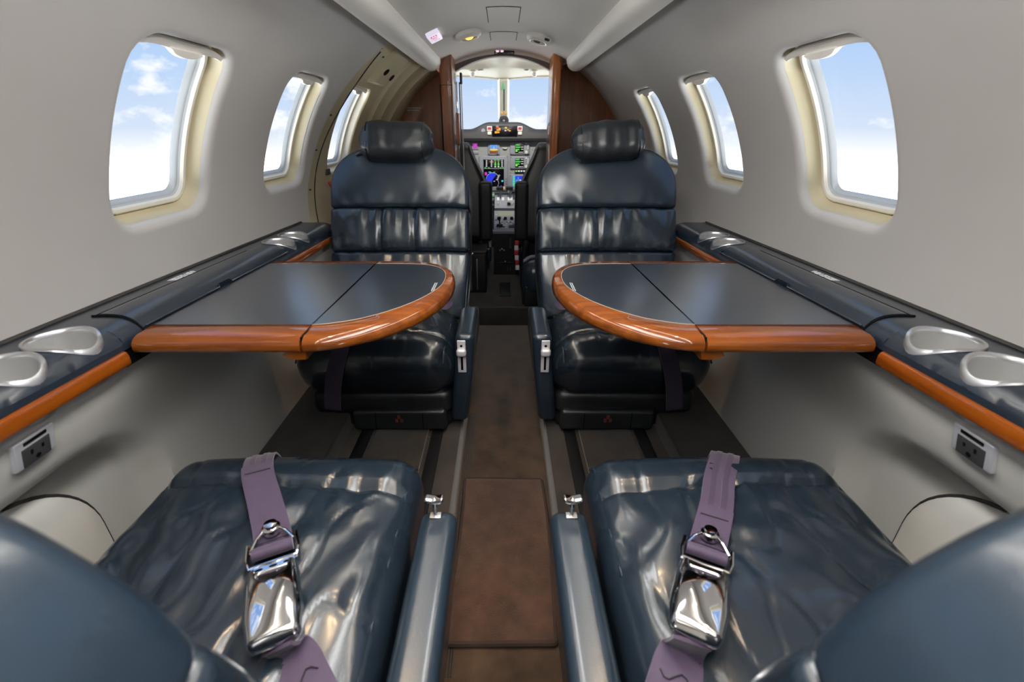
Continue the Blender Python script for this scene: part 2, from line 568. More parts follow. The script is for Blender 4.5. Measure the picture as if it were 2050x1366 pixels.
# lower side panels with the elbow recess
def lower_panel(s, y1):
    ys, zs = [], lin(0, 1, 34)
    y = -.9
    while y < y1 - 1e-6:
        ys.append(y); y += .02
    ys.append(y1)
    def base(z):      # inner face: tucked under the ledge, then out to the hull
        t = (-.335 - z) / .25
        return .632 + .074 * sst(0, 1, t)
    rings = []
    for y in ys:
        r = []
        for t in zs:
            z = -.335 - t * .53
            # rounded recess from the rear seat forward
            qy, qz = y - (.755 - .2), z - (-.472 - .2)
            sd = min(max(qy, qz), 0) + sqrt(max(qy, 0) ** 2 + max(qz, 0) ** 2) - .2
            d = .050 * sst(.004, -.022, sd)
            r.append((s * (base(z) + d), y, z + slope(y) * (1 - t)))
        rings.append(r)
    return loft(rings, False)
for s, w, y1 in ((-1, wl, 1.76), (1, wr, YF)):
    build('sill_cap', loft([[(s * x, y, -.331 + slope(y) - .004) for x in (.628, .70, .75)] for y in lin(-.9, y1, 20)], False), 'panel', w)
    build('side_panel', lower_panel(s, y1), 'panel', w, angle=60)
    # elbow pad standing in the recess, with a dark seam round it
    hw, rad = .30, .15
    def pad_ring(off, x):
        pts = []
        yf, zt, zb, yb = .605 + off, -.500 + off, -.90, -.3
        for k in range(13):
            a = pi / 2 * k / 12
            pts.append((s * x, yf - rad + rad * cos(a), zt - rad + rad * sin(a)))
        pts = [(s * x, yf, zb)] + pts + [(s * x, yb, zt), (s * x, yb, zb)]
        return pts
    build('elbow_pad', loft([pad_ring(0, .765), pad_ring(0, .722), pad_ring(-.006, .716), pad_ring(-.03, .713)], True, False, True), 'panel', w, label='raised grey elbow pad in the recess')
    def rx(z):
        return .632 + .074 * sst(0, 1, (-.335 - z) / .25) + .050
    sm = []
    for p in pad_ring(.0015, .7)[1:-2]:
        sm.append((s * (min(rx(p[2]), .728) - .001), p[1], p[2]))
    sm = [(sm[0][0], sm[0][1], -.86)] + sm + [(sm[-1][0], -.25, sm[-1][2])]
    build('elbow_pad_seam', tube(sm, .0035, 6), 'panel_edge', w)

# headliner between the valances
RC = .705
mb = MB()
ths = lin(radians(63.5), radians(116.5), 40)
mb.add(*loft([[(RC * cos(th), y, ZC + RC * sin(th)) for th in ths] for y in lin(YB, YF - .03, 50)] +
             [[(RC * cos(th), y, ZC + (RC - d) * sin(th)) for th in ths] for y, d in ((YF - .015, .003), (YF - .004, .010), (YF, .02))], False))
for s in (-1, 1):
    a_ = radians(63.5)
    mb.add(*loft([[(s * R_ * cos(a_ - k_), y, ZC + R_ * sin(a_ - k_)) for R_, k_ in ((RC, 0), (RC + .012, .02), (RC + .032, .03))] for y in lin(YB, YF, 30)], False))
ceil = tag(build('ceiling', mb, 'headliner'), 'pale headliner strip between the two overhead valances', 'ceiling', kind='structure')
def on_ceiling(x, y, d=0):
    th = math.acos(max(-1, min(1, x / RC)))
    return Vector(((RC - d) * cos(th), y, ZC + (RC - d) * sin(th)))
for y0, y1, hw in ((1.895, 2.145, .058), (2.345, 2.55, .0585)):
    # access panels set flush in a dark joint
    rows = []
    mb = MB()
    k = .0025
    g0 = [[on_ceiling(x, y, .0006) for x in lin(-hw - k, hw + k, 6)] for y in lin(y0 - k, y1 + k, 4)]
    mb.add(*loft(g0, False))
    build('panel_joint', mb, 'panel_edge', ceil)
    top = [[on_ceiling(x, y, .0018) for x in lin(-hw + .0005, hw - .0005, 8)] for y in lin(y0, y1, 5)]
    mb = MB().add(*loft(top, False))
    e = [on_ceiling(-hw, y0, .0004), on_ceiling(hw, y0, .0004), on_ceiling(hw, y1, .0004), on_ceiling(-hw, y1, .0004)]
    build('access_panel', mb, 'headliner', ceil)

# overhead valances: padded tubes along both sides
for s, n, side in ((-1, 1, 'left'), (1, 2, 'right')):
    A, B = Vector((.309, 0, .306)), Vector((.398, 0, .281))
    u = (B - A).normalized()
    nrm = Vector((-u.z, 0, u.x)).normalized()
    if nrm.z > 0: nrm = -nrm
    c, hwid = (A + B) / 2, (B - A).length / 2
    def sec(y, k):
        pts = []
        for i in range(21):
            a = pi * i / 20
            ca = cos(a)
            px = math.copysign(abs(ca) ** 1.0, ca) * hwid
            pn = abs(sin(a)) ** 1.0 * .044
            pts.append(c + u * px * -1 * k + nrm * pn * k)
        back = [c + u * hwid * k - nrm * .03, c - u * hwid * k - nrm * .03]
        return [(s * p.x, y, p.z) for p in pts + back]
    rings = [sec(y, 1) for y in lin(YB, 2.585, 24)] + [sec(2.600, .985), sec(2.608, .95), sec(2.612, .86)]
    o = build('trim_%d' % n, loft(rings, True, True, True), 'valance')
    tag(o, 'padded overhead valance tube along the %s edge of the headliner' % side, 'valance', kind='structure')
    # taupe strip standing in for the shadow line between tube and wall
    gp = [c + u * (hwid + .001) + nrm * .004, c + u * (hwid + .010) + nrm * .001, c + u * (hwid + .010) - nrm * .02, c + u * hwid - nrm * .02]
    build('seam', loft([[(s * p.x, y, p.z) for p in gp] for y in (YB, 2.58)], True, True, True), 'taupe', o)

# rear bulkhead far behind the eye, closing the cabin
th = lin(0, 2 * pi, 48)[:-1]
mb = MB().add([(.74 * cos(a), YB, ZC + .74 * sin(a)) for a in th], [tuple(range(48))])
mb.add([(.74 * cos(a), YB - .03, ZC + .74 * sin(a)) for a in th], [tuple(range(48))])
tag(build('wall_back', mb, 'panel', smooth=False), 'plain rear cabin bulkhead behind the rear seats', 'wall', kind='structure')

# ------------------------------------------------------------------ floor
fl = MB()
AZ, SZ, KZ = -1.02, -.90, -.92
AW = .137
fl.box(-AW - .01, AW + .01, YB, 2.40, AZ - .03, AZ)
floor = tag(build('floor', fl, 'carpet'), 'brown carpeted floor of the dropped aisle between the seats', 'floor', kind='structure')
for s, side in ((-1, 'left'), (1, 'right')):
    mb = MB().box(s * AW, s * .78, YB, 2.385, AZ - .02, SZ)
    build('seat_platform', mb, 'carpet_grey', floor)
    rib = MB()
    for i in range(0, 60):
        y = -.2 + i * .043
    build('track_cover', MB().box(s * .425, s * .462, YB, 1.9, SZ - .01, SZ + .006), 'black', floor, label='black seat track strip')
    build('track_cover', MB().box(s * .196, s * .232, YB, 1.9, SZ - .01, SZ + .006), 'black', floor, label='black seat track strip')
    build('floor_pad', MB().box(s * .245, s * .412, .80, 1.262, SZ - .01, SZ + .008), 'carpet_grey', floor, label='pale carpet pad between the seat tracks')
    build('side_sill', rbox((.10, 1.5, .06), .008, (1, 40, 1), (s * .60, .62, -.90), k=2), 'carpet_dark', floor, label='charcoal carpeted sill along the side wall')
build('forward_floor', MB().box(-.75, .75, 2.395, 4.0, KZ - .12, KZ), 'carpet_grey', floor)
build('step_riser', rbox((.28, .012, .055), .008, (6, 1, 2), (0, 2.392, -.970), k=3), 'carpet_dark', floor)
# ribbed strip on the left of the mat
mb = MB()
for i in range(5):
    x = -.132 + i * .0055
    mb.box(x, x + .0032, .55, 1.5, AZ - .002, AZ + .002)
build('ribbed_edge', mb, 'carpet_dark', floor, kind='stuff')

m_ = empty('floor_mat', (0, .86, AZ), 'brown pile mat lying loose in the aisle between the rear seats', 'mat')
def matdef(p):
    return p + Vector((.006 * sin(p.y * 7 + 1) - .004, 0, .002 * sin(p.y * 16) * sin(p.x * 20)))
build('pile', rbox((.119, .252, .006), .004, (18, 36, 1), (.001, .865, AZ + .009), matdef, k=2), 'mat', m_)
def rect_path(hx, hy, cx, cy, z, r=.008):
    pts = []
    for qx, qy, a0 in ((1, 1, 0), (-1, 1, 90), (-1, -1, 180), (1, -1, 270)):
        for k in range(5):
            a = radians(a0 + 90 * k / 4)
            pts.append(Vector((cx + qx * (hx - r) + r * cos(a), cy + qy * (hy - r) + r * sin(a), z)))
    pts.append(pts[0].copy())
    return pts
dp = []
for i in range(len(rect_path(.12, .253, .001, .865, 0)) - 1):
    P = rect_path(.12, .253, 0, 0, 0)
    a, b = P[i], P[i + 1]
    for k in range(8):
        q = a.lerp(b, k / 8)
        dp.append(matdef(q) + Vector((.001, .865, AZ + .009)))
dp.append(dp[0])
build('binding', tube(dp, .0065, 6), 'mat_edge', m_, label='dark bound edge')

tag(build('floor_plate', rbox((.033, .125, .004), .003, 1, (.010, 2.71, KZ + .005), k=2), 'black'), 'small black rectangular plate set in the carpet behind the pedestal', 'plate')

# ------------------------------------------------------------------ entry door on the left, ahead of the cabin wall
door = empty('door_1', (-.70, 2.2, -.92), 'beige moulded entry door with a window on the left behind the facing seat', 'door', kind='structure')
RD = .742
mb = MB()
wall_block(mb, -1, 2.122, roll=.010, R=RD)
def dpatch(ya, yb, ta, tb, n, m):
    mb.add(*loft([[cyl(-1, th_, y, RD) for th_ in lin(ta, tb, m)] for y in lin(ya, yb, n)], False))
dya, dyb = 2.122 - BY, 2.122 + BY
dpatch(1.70, 2.40, radians(-52), TB0, 20, 30)
dpatch(1.70, 2.40, TB1, radians(62), 20, 12)
dpatch(1.70, dya, TB0, TB1, 10, NB)
dpatch(dyb, 2.40, TB0, TB1, 6, NB)
build('door_panel', mb, 'beige', door)
window('window_%d' % wn, -1, 2.122, 'small cabin window in the beige entry door, left of the headrest', frame='cream', reveal='cream', R=RD, d0=.010)
# stepped frame round the doorway up to the wooden bulkhead
prof = [(2.395, .742), (2.41, .738), (2.42, .728), (2.47, .727), (2.50, .724), (2.515, .712), (2.60, .710), (2.625, .706), (2.64, .694), (2.72, .692), (2.74, .690), (2.85, .688)]
rings = [[cyl(-1, th_, y, R) for th_ in lin(radians(-52), radians(60), 60)] for y, R in prof]
build('door_frame', loft(rings, False), 'beige', door)
# moulded seam sweeping down the door lining
pts = []
for i in range(31):
    f = i / 30
    th_ = radians(52 - 60 * f)
    y = 1.985 - .12 * f + .045 * sin(f * 7.0) * (1 - .4 * f) - .03 * f
    pts.append(cyl(-1, th_, y, RD - .0005))
build('moulding_seam', tube(pts, .0028, 6), 'panel_edge', door)
# hinge cover with two dark holes under the valance
def on_door(th_, y, d=0): return cyl(-1, th_, y, RD - d)
rows = []
for y in lin(2.10, 2.36, 14):
    r = []
    for th_ in lin(radians(42), radians(56), 10):
        e = 1 - max(abs((y - 2.23) / .13), abs((th_ - radians(49)) / radians(7))) ** 6
        r.append(on_door(th_, y, .022 * max(0, e) ** .5 + .0002))
    rows.append(r)
build('hinge_cover', loft(rows, False), 'beige', door)
for y, a in ((2.165, 48), (2.30, 47)):
    c = on_door(radians(a), y, .0225)
    pv, pf = [], []
    for k in range(18):
        b = 2 * pi * k / 18
        pv.append(on_door(radians(a) + .022 * sin(b), y + .024 * cos(b), .0235))
    pf = [tuple(range(18))]
    for k in range(18):
        b = 2 * pi * k / 18
        pv.append(on_door(radians(a) + .022 * sin(b), y + .024 * cos(b), .0205))
    pf += [(k, (k + 1) % 18, 18 + (k + 1) % 18, 18 + k) for k in range(18)]
    build('finger_hole', (pv, pf), 'void', door)
for y, a in ((1.955, 53), (2.06, 51), (1.885, 30), (1.83, 20), (1.80, 9), (2.17, 58)):
    c = on_door(radians(a), y, .001)
    build('screw_head', lathe([(.0001, -.003), (.005, -.002), (.006, 0), (.005, .003), (.0001, .004)], c, n=10), 'dark_grey', door)
build('door_handle', tube([(-.715, 1.97, -.205), (-.692, 1.955, -.245), (-.686, 1.945, -.285), (-.694, 1.94, -.325), (-.715, 1.935, -.35)], .007, 8), 'red', door, label='curved red door handle')
build('latch_plate', rbox((.006, .02, .012), .003, 0, (-.722, 1.985, -.165), k=2), 'dark_grey', door)

# ------------------------------------------------------------------ wooden bulkhead between cabin and cockpit
wf = empty('wall_front', (0, YF, KZ), 'polished walnut bulkhead with an arched opening into the cockpit', 'bulkhead', kind='structure')
OX = .275
def arc(R, x): return ZC + sqrt(max(0, R * R - x * x))
for s in (-1, 1):
    R = .745
    rowsF, rowsB = [], []
    for x in lin(OX, .72, 30):
        zt = arc(R, x)
        rowsF.append([(s * x, YF, z) for z in lin(KZ, zt, 24)])
        rowsB.append([(s * x, YF + .035, z) for z in lin(KZ, zt, 24)])
    mb = MB().add(*loft(rowsF, False)).add(*loft(rowsB, False))
    build('wood_panel', mb, 'wood_z', wf)
    # rounded post standing proud of the panel beside the opening
    xa, xb = (.258, .322) if s < 0 else (.246, .289)
    ya, yb_, r_ = 2.625, 2.88, .014
    prof = []
    for qx, qy, a0 in ((xa + r_, ya + r_, 180), (xb - r_, ya + r_, 270), (xb - .002, yb_, 0), (xa + .002, yb_, 90)):
        if a0 in (180, 270):
            for k in range(6):
                a = radians(a0 + 90 * k / 5)
                prof.append((qx + r_ * cos(a), qy + r_ * sin(a)))
        else:
            prof.append((qx, qy))
    rings = [[(s * x, y, KZ + (arc(RC + .006, x) - KZ) * t) for x, y in prof] for t in lin(0, 1, 24)]
    post_ = build('edge_post', loft(rings, True, True, True), 'wood_red' if s > 0 else 'wood_z', wf)
# arched header over the opening
top, bot, topb, botb = [], [], [], []
for x in lin(-OX, OX, 30):
    zb = .3475 - .0815 * (abs(x) / .279) ** 2
    top.append((x, YF + .002, arc(RC + .01, x)))
    bot.append((x, YF + .004, zb))
    botb.append((x, YF + .07, zb))
build('header', loft([top, bot, botb], False), 'taupe', wf)
build('header_lip', tube([(x, YF + .008, z - .001) for x, _, z in bot], .0035, 6), 'cream', wf)
# drawer joint on the left panel and a small printed notice
for (x0, x1, z0, z1) in ((-.3215, -.259, .192, .194), (-.3225, -.3205, -.45, .194)):
    build('panel_joint', MB().box(x0, x1, 2.6242, 2.630, z0, z1), 'void', wf)
mb = MB()
random.seed(2)
for row, (xa, xb) in enumerate(((-.545, -.462), (-.538, -.470))):
    x = xa
    while x < xb:
        w = random.uniform(.004, .010)
        mb.box(x, min(x + w, xb), YF - .0014, YF - .0002, .098 - row * .012 - .003, .098 - row * .012 + .003)
        x += w + .0025
build('notice_print', mb, 'white_dim', wf, kind='stuff', label='two lines of small pale print')
# bright metal strips on the left jamb
for i, (x, w, m) in enumerate(((-.262, .010, 'chrome'), (-.248, .006, 'dark_grey'), (-.240, .005, 'cream'))):
    build('jamb_strip', rbox((w / 2, .012, .58), .003, (0, 0, 6), (x, YF + .05 + .03 * i, -.35), k=2), m, wf)
build('jamb_clip', rbox((.006, .02, .028), .003, 0, (-.236, YF + .06, .245), k=2), 'black', wf)
build('arm_bumper', rbox((.016, .05, .085), .014, (1, 1, 4), (-.262, YF - .005, -.01), k=3), 'wood_red', wf, label='rounded reddish wood bumper')
# lit sign in the header
sg = empty('warning_sign', (.004, YF - .012, .352), 'small black sign with two pale pictograms set in the arch above the cockpit opening', 'sign')
build('housing', rbox((.053, .007, .0125), .002, (4, 0, 1), (.004, YF - .004, .3655), k=2), 'scr_black', sg)
for x in (-.032, -.008):
    build('pictogram', lathe([(.0001, -.001), (.009, -.001), (.009, .0006), (.0001, .0006)], (x, YF - .0115, .3655), 'y', 16, fn=lambda p, x=x: Vector((p.x, p.y, .3655 + (p.z - .3655) * .55))), 'sign_pink', sg)
build('pictogram_bar', MB().box(-.021, -.019, YF - .0122, YF - .011, .3605, .3705), 'sign_red', sg)

# ------------------------------------------------------------------ cockpit
ck = MB()
rows = []
for i in range(33):
    x = -.62 + 1.24 * i / 32
    r = []
    ye = 3.62 - .8 * abs(x) ** 1.15
    for y in lin(2.90, ye, 26):
        z = .362 - .16 * x * x - .083 * (y - 2.9) - .9 * max(0, abs(x) - .30) ** 2
        for sx in (-.17, .17):   # two shallow domes over the pilots
            dd = ((x - sx) / .13) ** 2 + ((y - 3.12) / .14) ** 2
            z += .022 * max(0, 1 - dd) ** .5 if dd < 1 else 0
        r.append((x, y, z))
    rows.append(r)
ck.add(*loft(rows, False))
# sides and lower tub
for s in (-1, 1):
    ck.add(*loft([[(s * (.30 + .36 * sst(0, 1, t)), y, lerp_z) for t, lerp_z in ((1, KZ), (1, -.35), (.98, -.15))] for y in lin(2.90, 4.0, 6)], False))
    ck.add(*loft([[(s * .62, y, .362 - .16 * .3844 - .083 * (y - 2.9) - .9 * .32 ** 2), (s * .655, y, .10)] for y in lin(2.90, 3.2, 3)], False))
    ck.add(*loft([[(s * .655, 2.89, z), (s * .655, 3.12, z)] for z in (.15, -.2)], False))
ck.add(*loft([[(x, 3.95, z) for x in (-.7, .7)] for z in (-1.0, -.08)], False))
for s in (-1, 1):
    ck.add(*loft([[(s * .66, y, z) for y in (2.88, 4.0)] for z in (-1.0, -.15)], False))
tag(build('wall_cockpit', ck, 'cockpit_cream'), 'cream cockpit headliner and side lining beyond the bulkhead', 'wall', kind='structure')
wc = bpy.data.objects['wall_cockpit']
# overhead vents and lamps in the cockpit headliner
def ckz(x, y): return .362 - .16 * x * x - .083 * (y - 2.9) - .9 * max(0, abs(x) - .30) ** 2
for s in (-1, 1):
    for k in range(5):
        x = s * (.195 + .014 * k)
        y0 = 2.955 + .004 * k
        build('vent_slot', tube([(x, y0, ckz(x, y0) - .001), (x + s * .005, y0 + .02, ckz(x, y0 + .02) - .001), (x + s * .004, y0 + .04, ckz(x, y0 + .04) - .001)], .0025, 6), 'taupe', wc)
    # map lamp cluster
    e = empty('map_lamp', (s * .195, 3.30, .31), 'white swivel map lamp on the cockpit headliner, %s of centre' % ('left' if s < 0 else 'right'), 'lamp', 'cockpit map lamps')
    z = ckz(.195, 3.30)
    build('mount', lathe([(.0001, .004), (.022, .002), (.024, -.006), (.014, -.010), (.0001, -.010)], (s * .195, 3.30, z), n=16), 'cream', e)
    build('lamp_head', lathe([(.0001, -.008), (.012, -.010), (.015, -.022), (.013, -.034), (.0001, -.035)], (s * .195, 3.30, z), n=16), 'white', e)
    d = bpy.data.lights.new('panel_fill', 'SPOT')  # added fill aimed at the instrument panel, separate from the map lamp
    d.energy, d.color, d.shadow_soft_size, d.spot_size, d.spot_blend = 16.0, (1, .96, .90), .03, radians(80), .8
    o = bpy.data.objects.new('panel_fill', d)
    col.objects.link(o)
    o.location = (s * .12, 2.945, ckz(.12, 2.945) - .02 + H)
    o.rotation_euler = (Vector((s * .10, 3.56, -.26)) - Vector((s * .12, 2.945, .33))).to_track_quat('-Z', 'Y').to_euler()
    build('switch_button', lathe([(.0001, 0), (.008, 0), (.008, -.006), (.0001, -.007)], (s * .135, 3.29, ckz(.135, 3.29) - .001), n=10), 'white', e)
    build('switch_button', lathe([(.0001, 0), (.008, 0), (.008, -.006), (.0001, -.007)], (s * .150, 3.29, ckz(.15, 3.29) - .001), n=10), 'white', e)
    build('visor_clip', rbox((.012, .01, .006), .003, 0, (s * .12, 2.94, ckz(.12, 2.94) - .004), k=2), 'taupe', wc)

# windscreen: two panes and the centre post
def wsx(x): return 3.62 - .8 * abs(x) ** 1.15       # y of the top edge
ws = empty('window_%d' % (wn + 1), (0, 3.8, .0), 'two-piece cockpit windscreen seen beyond the instrument panel', 'windscreen', kind='structure')
for s in (-1, 1):
    rows = []
    for x in lin(.036, .58, 10):
        rows.append([(s * x, wsx(x) + .34 * (1 - t), .0 - .06 + (ckz(x, wsx(x)) + .06 - 0) * t) for t in lin(0, 1, 6)])
    build('pane', loft(rows, False), 'glass', ws)
    build('top_rail', tube([(s * x, wsx(x) + .004, ckz(x, wsx(x)) - .003) for x in lin(.02, .58, 12)], .006, 8), 'cream', ws)
zt = ckz(0, 3.62)
def post(y0, z0, y1, z1, hw, th_):
    d = Vector((0, y1 - y0, z1 - z0)).normalized()
    n_ = Vector((0, d.z, -d.y))
    rr = []
    for t in lin(0, 1, 8):
        c = Vector((0, y0 + (y1 - y0) * t, z0 + (z1 - z0) * t))
        rr.append([c + Vector((x, 0, 0)) + n_ * q for x, q in ((-hw, 0), (-hw * .7, -th_), (hw * .7, -th_), (hw, 0))])
    return loft(rr, True, True, True)
build('centre_post', post(3.94, -.06, 3.60, zt + .01, .040, .018), 'cream', ws)
def on_post(t, x, d):
    y0, z0, y1, z1 = 3.94, -.06, 3.60, zt + .01
    dv = Vector((0, y1 - y0, z1 - z0)).normalized()
    n_ = Vector((0, dv.z, -dv.y))
    return Vector((x, y0 + (y1 - y0) * t, z0 + (z1 - z0) * t)) - n_ * d
def post_box(t0, t1, x0, x1, d0, d1):
    v = [on_post(t, x, d) for t in (t0, t1) for x in (x0, x1) for d in (d0, d1)]
    return v, [(0, 1, 3, 2), (4, 6, 7, 5), (0, 2, 6, 4), (1, 5, 7, 3), (0, 4, 5, 1), (2, 3, 7, 6)]
build('post_trim', post_box(.36, .96, -.020, .024, .018, .021), 'straw', ws, label='pale trim plate on the centre post')
build('post_slot', post_box(.50, .88, .000, .007, .021, .024), 'dark_grey', ws)
v = [on_post(t, x, d) for d in (.021, .025) for t, x in ((.84, -.018), (.97, -.004), (.86, .010))]
build('green_marker', (v, [(0, 1, 2), (3, 5, 4), (0, 3, 4, 1), (1, 4, 5, 2), (2, 5, 3, 0)]), 'green_paint', ws, smooth=False)
for x in (-.012, .016):
    build('orange_knob', post_box(.455, .475, x - .007, x + .007, .021, .030), 'amber', ws)
cp = empty('compass', (.003, 3.78, .03), 'small round black compass on the windscreen centre post', 'compass')
c = on_post(.345, .003, .034)
build('case', lathe([(.0001, .016), (.030, .016), (.036, .008), (.036, -.008), (.030, -.014), (.0001, -.014)], c, 'y', 28), 'dark_grey', cp)
build('dial', rbox((.017, .004, .015), .002, 0, c + Vector((0, -.015, 0)), k=2), 'scr_black', cp)
build('card', MB().box(c.x - .009, c.x + .009, c.y - .0205, c.y - .0185, c.z - .005, c.z + .006), 'white_dim', cp)

# point on the upright plane y = Y seen at a place of the photograph
CP, SP = cos(PITCH), sin(PITCH)
def at(u, v, Y):
    a, b = (u - 1008) / 911, (v - 683) / 911
    d = Vector((a, CP - b * SP, -SP - b * CP))
    return d * (Y / d.y)
PY = 3.56
ip = empty('instrument_panel', (0, PY, -.46), 'grey cockpit instrument panel with screens under a dark glareshield', 'instrument panel')
# face
build('panel_face', rbox((.60, .02, .24), .006, (10, 0, 4), (0, PY + .022, -.30), k=2), 'instrument', ip)
# glareshield with the raised hump in the middle
rows = []
for x in lin(-.62, .62, 60):
    hump = .045 * sst(.24, .10, abs(x))
    zt_ = -.012 + hump - .04 * max(0, abs(x) - .3)
    yb_ = PY - .05
    rows.append([(x, PY - .03, -.092), (x, PY - .055, -.086), (x, yb_ - .015, -.070), (x, yb_ - .012, -.045), (x, yb_, zt_ - .012), (x, yb_ + .012, zt_ - .002), (x, yb_ + .03, zt_), (x, PY + .45, zt_ - .02), (x, PY + .45, -.1)])
build('glareshield', loft(rows, True, True, True), 'dark_grey', ip)
GY = PY - .072
def pbox(u0, u1, v0, v1, Y, th_, r=.003, n=1):
    a, b = at(u0, v1, Y), at(u1, v0, Y)
    h = ((b.x - a.x) / 2, th_ / 2, (b.z - a.z) / 2)
    return rbox(h, min(r, min(h) * .9), n, ((a.x + b.x) / 2, Y + th_ / 2, (a.z + b.z) / 2), k=2)
an = build('annunciator', pbox(985, 1036, 252, 273, GY, .03), 'scr_black', ip, label='black annunciator panel with lit captions')
for u, v, w, h, m in ((996, 255.5, 5, 3, 'redlamp'), (1000, 259, 4, 5, 'amber'), (996, 260.5, 4, 3, 'amber'), (993, 265, 5, 4, 'amber'), (998, 265, 4, 3, 'amber'),
                      (1013, 256, 4, 3.6, 'scr_yellow'), (1012, 261.5, 3.5, 2.5, 'sign'), (1017, 260, 3.5, 2.5, 'amber'), (1020.5, 262, 4, 2.5, 'amber')):
    build('caption_light', pbox(u - w / 2, u + w / 2, v - h / 2, v + h / 2, GY - .002, .002, .0004, 0), m, an)
for u in (980, 1041):
    b_ = build('master_switch', pbox(u - 5, u + 5, 253, 262.5, GY - .004, .03), 'white', ip, label='white square switch with a dark red cap')
    build('switch_cap', pbox(u - 3.6, u + 3.6, 254.5, 260, GY - .006, .003, .001, 0), 'red', b_)
    build('reset_switch', pbox(u - 4, u + 4, 263.5, 270, GY - .003, .03), 'straw', ip)
build('round_gauge', lathe([(.0001, .01), (.016, .01), (.018, 0), (.014, -.006), (.0001, -.007)], at(967.5, 262.5, GY + .02), 'y', 20), 'bezel', ip)

def screen(name, bez, scr, Y=PY - .012, deep=.02, base='scr_black', label=None):
    b = build(name, pbox(*bez, Y, deep, .006), 'bezel', ip, label=label)
    s_ = build('screen', pbox(*scr, Y - .0015, .003, .001, 0), base, b)
    def bit(u0, u1, v0, v1, m, nm='symbol', d=.0028):
        return build(nm, pbox(u0, u1, v0, v1, Y - d, .0012, .0002, 0), m, b)
    for (u, v) in ((bez[0] + 2.2, bez[2] + 2), (bez[1] - 2.2, bez[2] + 2), (bez[0] + 2.2, bez[3] - 2), (bez[1] - 2.2, bez[3] - 2)):
        build('bezel_screw', pbox(u - .9, u + .9, v - .9, v + .9, Y - .0012, .002, .0006, 0), 'bezel_dark', b)
    return b, bit
# large centre display
b, bit = screen('main_display', (960.5, 1017, 312, 382), (968.5, 1009, 319.5, 374.5), label='tall grey display with engine bars above a blue map')
for u, h in ((974, 14), (984, 14), (1005, 13)):
    for k in range(5):
        bit(u - 1.2, u + 1.2, 321 + k * 2.9, 322.6 + k * 2.9, 'scr_white')
for u in (991.5, 998):
    bit(u - .5, u + .5, 323, 334, 'scr_lime'); bit(u - 1.7, u + 1.7, 327, 331, 'scr_green'); bit(u - 2, u + 2, 320, 321.4, 'scr_green'); bit(u - 1.6, u + 1.6, 333, 335, 'scr_white')
for u in (971.5, 978.5, 1002.5, 1007):
    bit(u - 1.5, u + 1.5, 335, 336.5, 'scr_green')
bit(981, 982.3, 323.6, 325, 'amber'); bit(986, 987.2, 323.6, 325, 'amber')
bit(968.6, 1008.8, 337.2, 337.6, 'scr_white')
bit(970.5, 975, 345, 351, 'scr_mag'); bit(978, 983, 344, 345.6, 'scr_cyan'); bit(988, 991, 344, 345.4, 'scr_green'); bit(1004, 1007.5, 361, 364, 'scr_cyan'); bit(1002, 1005, 371.5, 374, 'scr_blue')
# blue map disc: left part of a circle, with its white compass ring
Yd = PY - .0142
c0, rad_ = at(985.5, 360.5, Yd), (at(998, 360, Yd) - at(985.5, 360, Yd)).x
pv = [Vector((c0.x, Yd, c0.z))]
angs = [radians(a) for a in range(48, 272, 8)]
pv += [Vector((c0.x + rad_ * cos(a), Yd, c0.z + rad_ * 1.08 * sin(a))) for a in angs]
n_ = len(angs)
build('map_area', (pv, [(0, k, k + 1) for k in range(1, n_)]), 'scr_blue', b, smooth=False)
bit(975.2, 985, 361, 373.8, 'scr_blue', d=.0024)
build('range_ring', tube([(c0.x + rad_ * 1.06 * cos(radians(a)) + .003, Yd - .0006, c0.z + rad_ * 1.1 * sin(radians(a))) for a in range(30, 171, 7)], .0009, 5), 'scr_white', b)
build('range_ring', tube([(c0.x + .022 + rad_ * .55 * cos(radians(a)), Yd - .0006, c0.z - .022 + rad_ * .62 * sin(radians(a))) for a in range(-120, 61, 9)], .0008, 5), 'scr_white', b)
for k in range(4):
    bit(997.5 - k * 1.1, 1001 - k * 1.1, 350.5 + k * 2.6, 351.6 + k * 2.6, 'scr_white')
bit(992.5, 996.5, 359.5, 361, 'scr_mag'); bit(988, 991, 362.3, 363.8, 'scr_cyan')
for k in range(5):
    bit(1012.2, 1014.6, 357.5 + k * 5, 359 + k * 5, 'bezel_dark', 'side_key', .003)
# standby attitude display
b, bit = screen('standby_display', (977, 1000.5, 286.5, 311), (980.5, 996.8, 290, 307.2), label='small square attitude display')
bit(981, 996.4, 290.4, 298.6, 'scr_sky'); bit(981, 996.4, 298.6, 301.5, 'scr_yellow'); bit(981, 996.4, 301.5, 306.8, 'scr_brown')
for v in (291.8, 294.6, 297.4):
    bit(981, 983.2, v - .5, v + .5, 'scr_white'); bit(993.8, 996.2, v - .5, v + .5, 'scr_yellow')
bit(988, 989.3, 293, 296.5, 'scr_white'); bit(985.5, 991.8, 296.4, 297.4, 'scr_white'); bit(984.5, 992.5, 300.4, 302, 'scr_yellow')
build('knob', lathe([(.0001, .0), (.007, 0), (.006, -.012), (.0001, -.013)], at(995.5, 307, PY - .013), 'y', 12), 'bezel_dark', b)
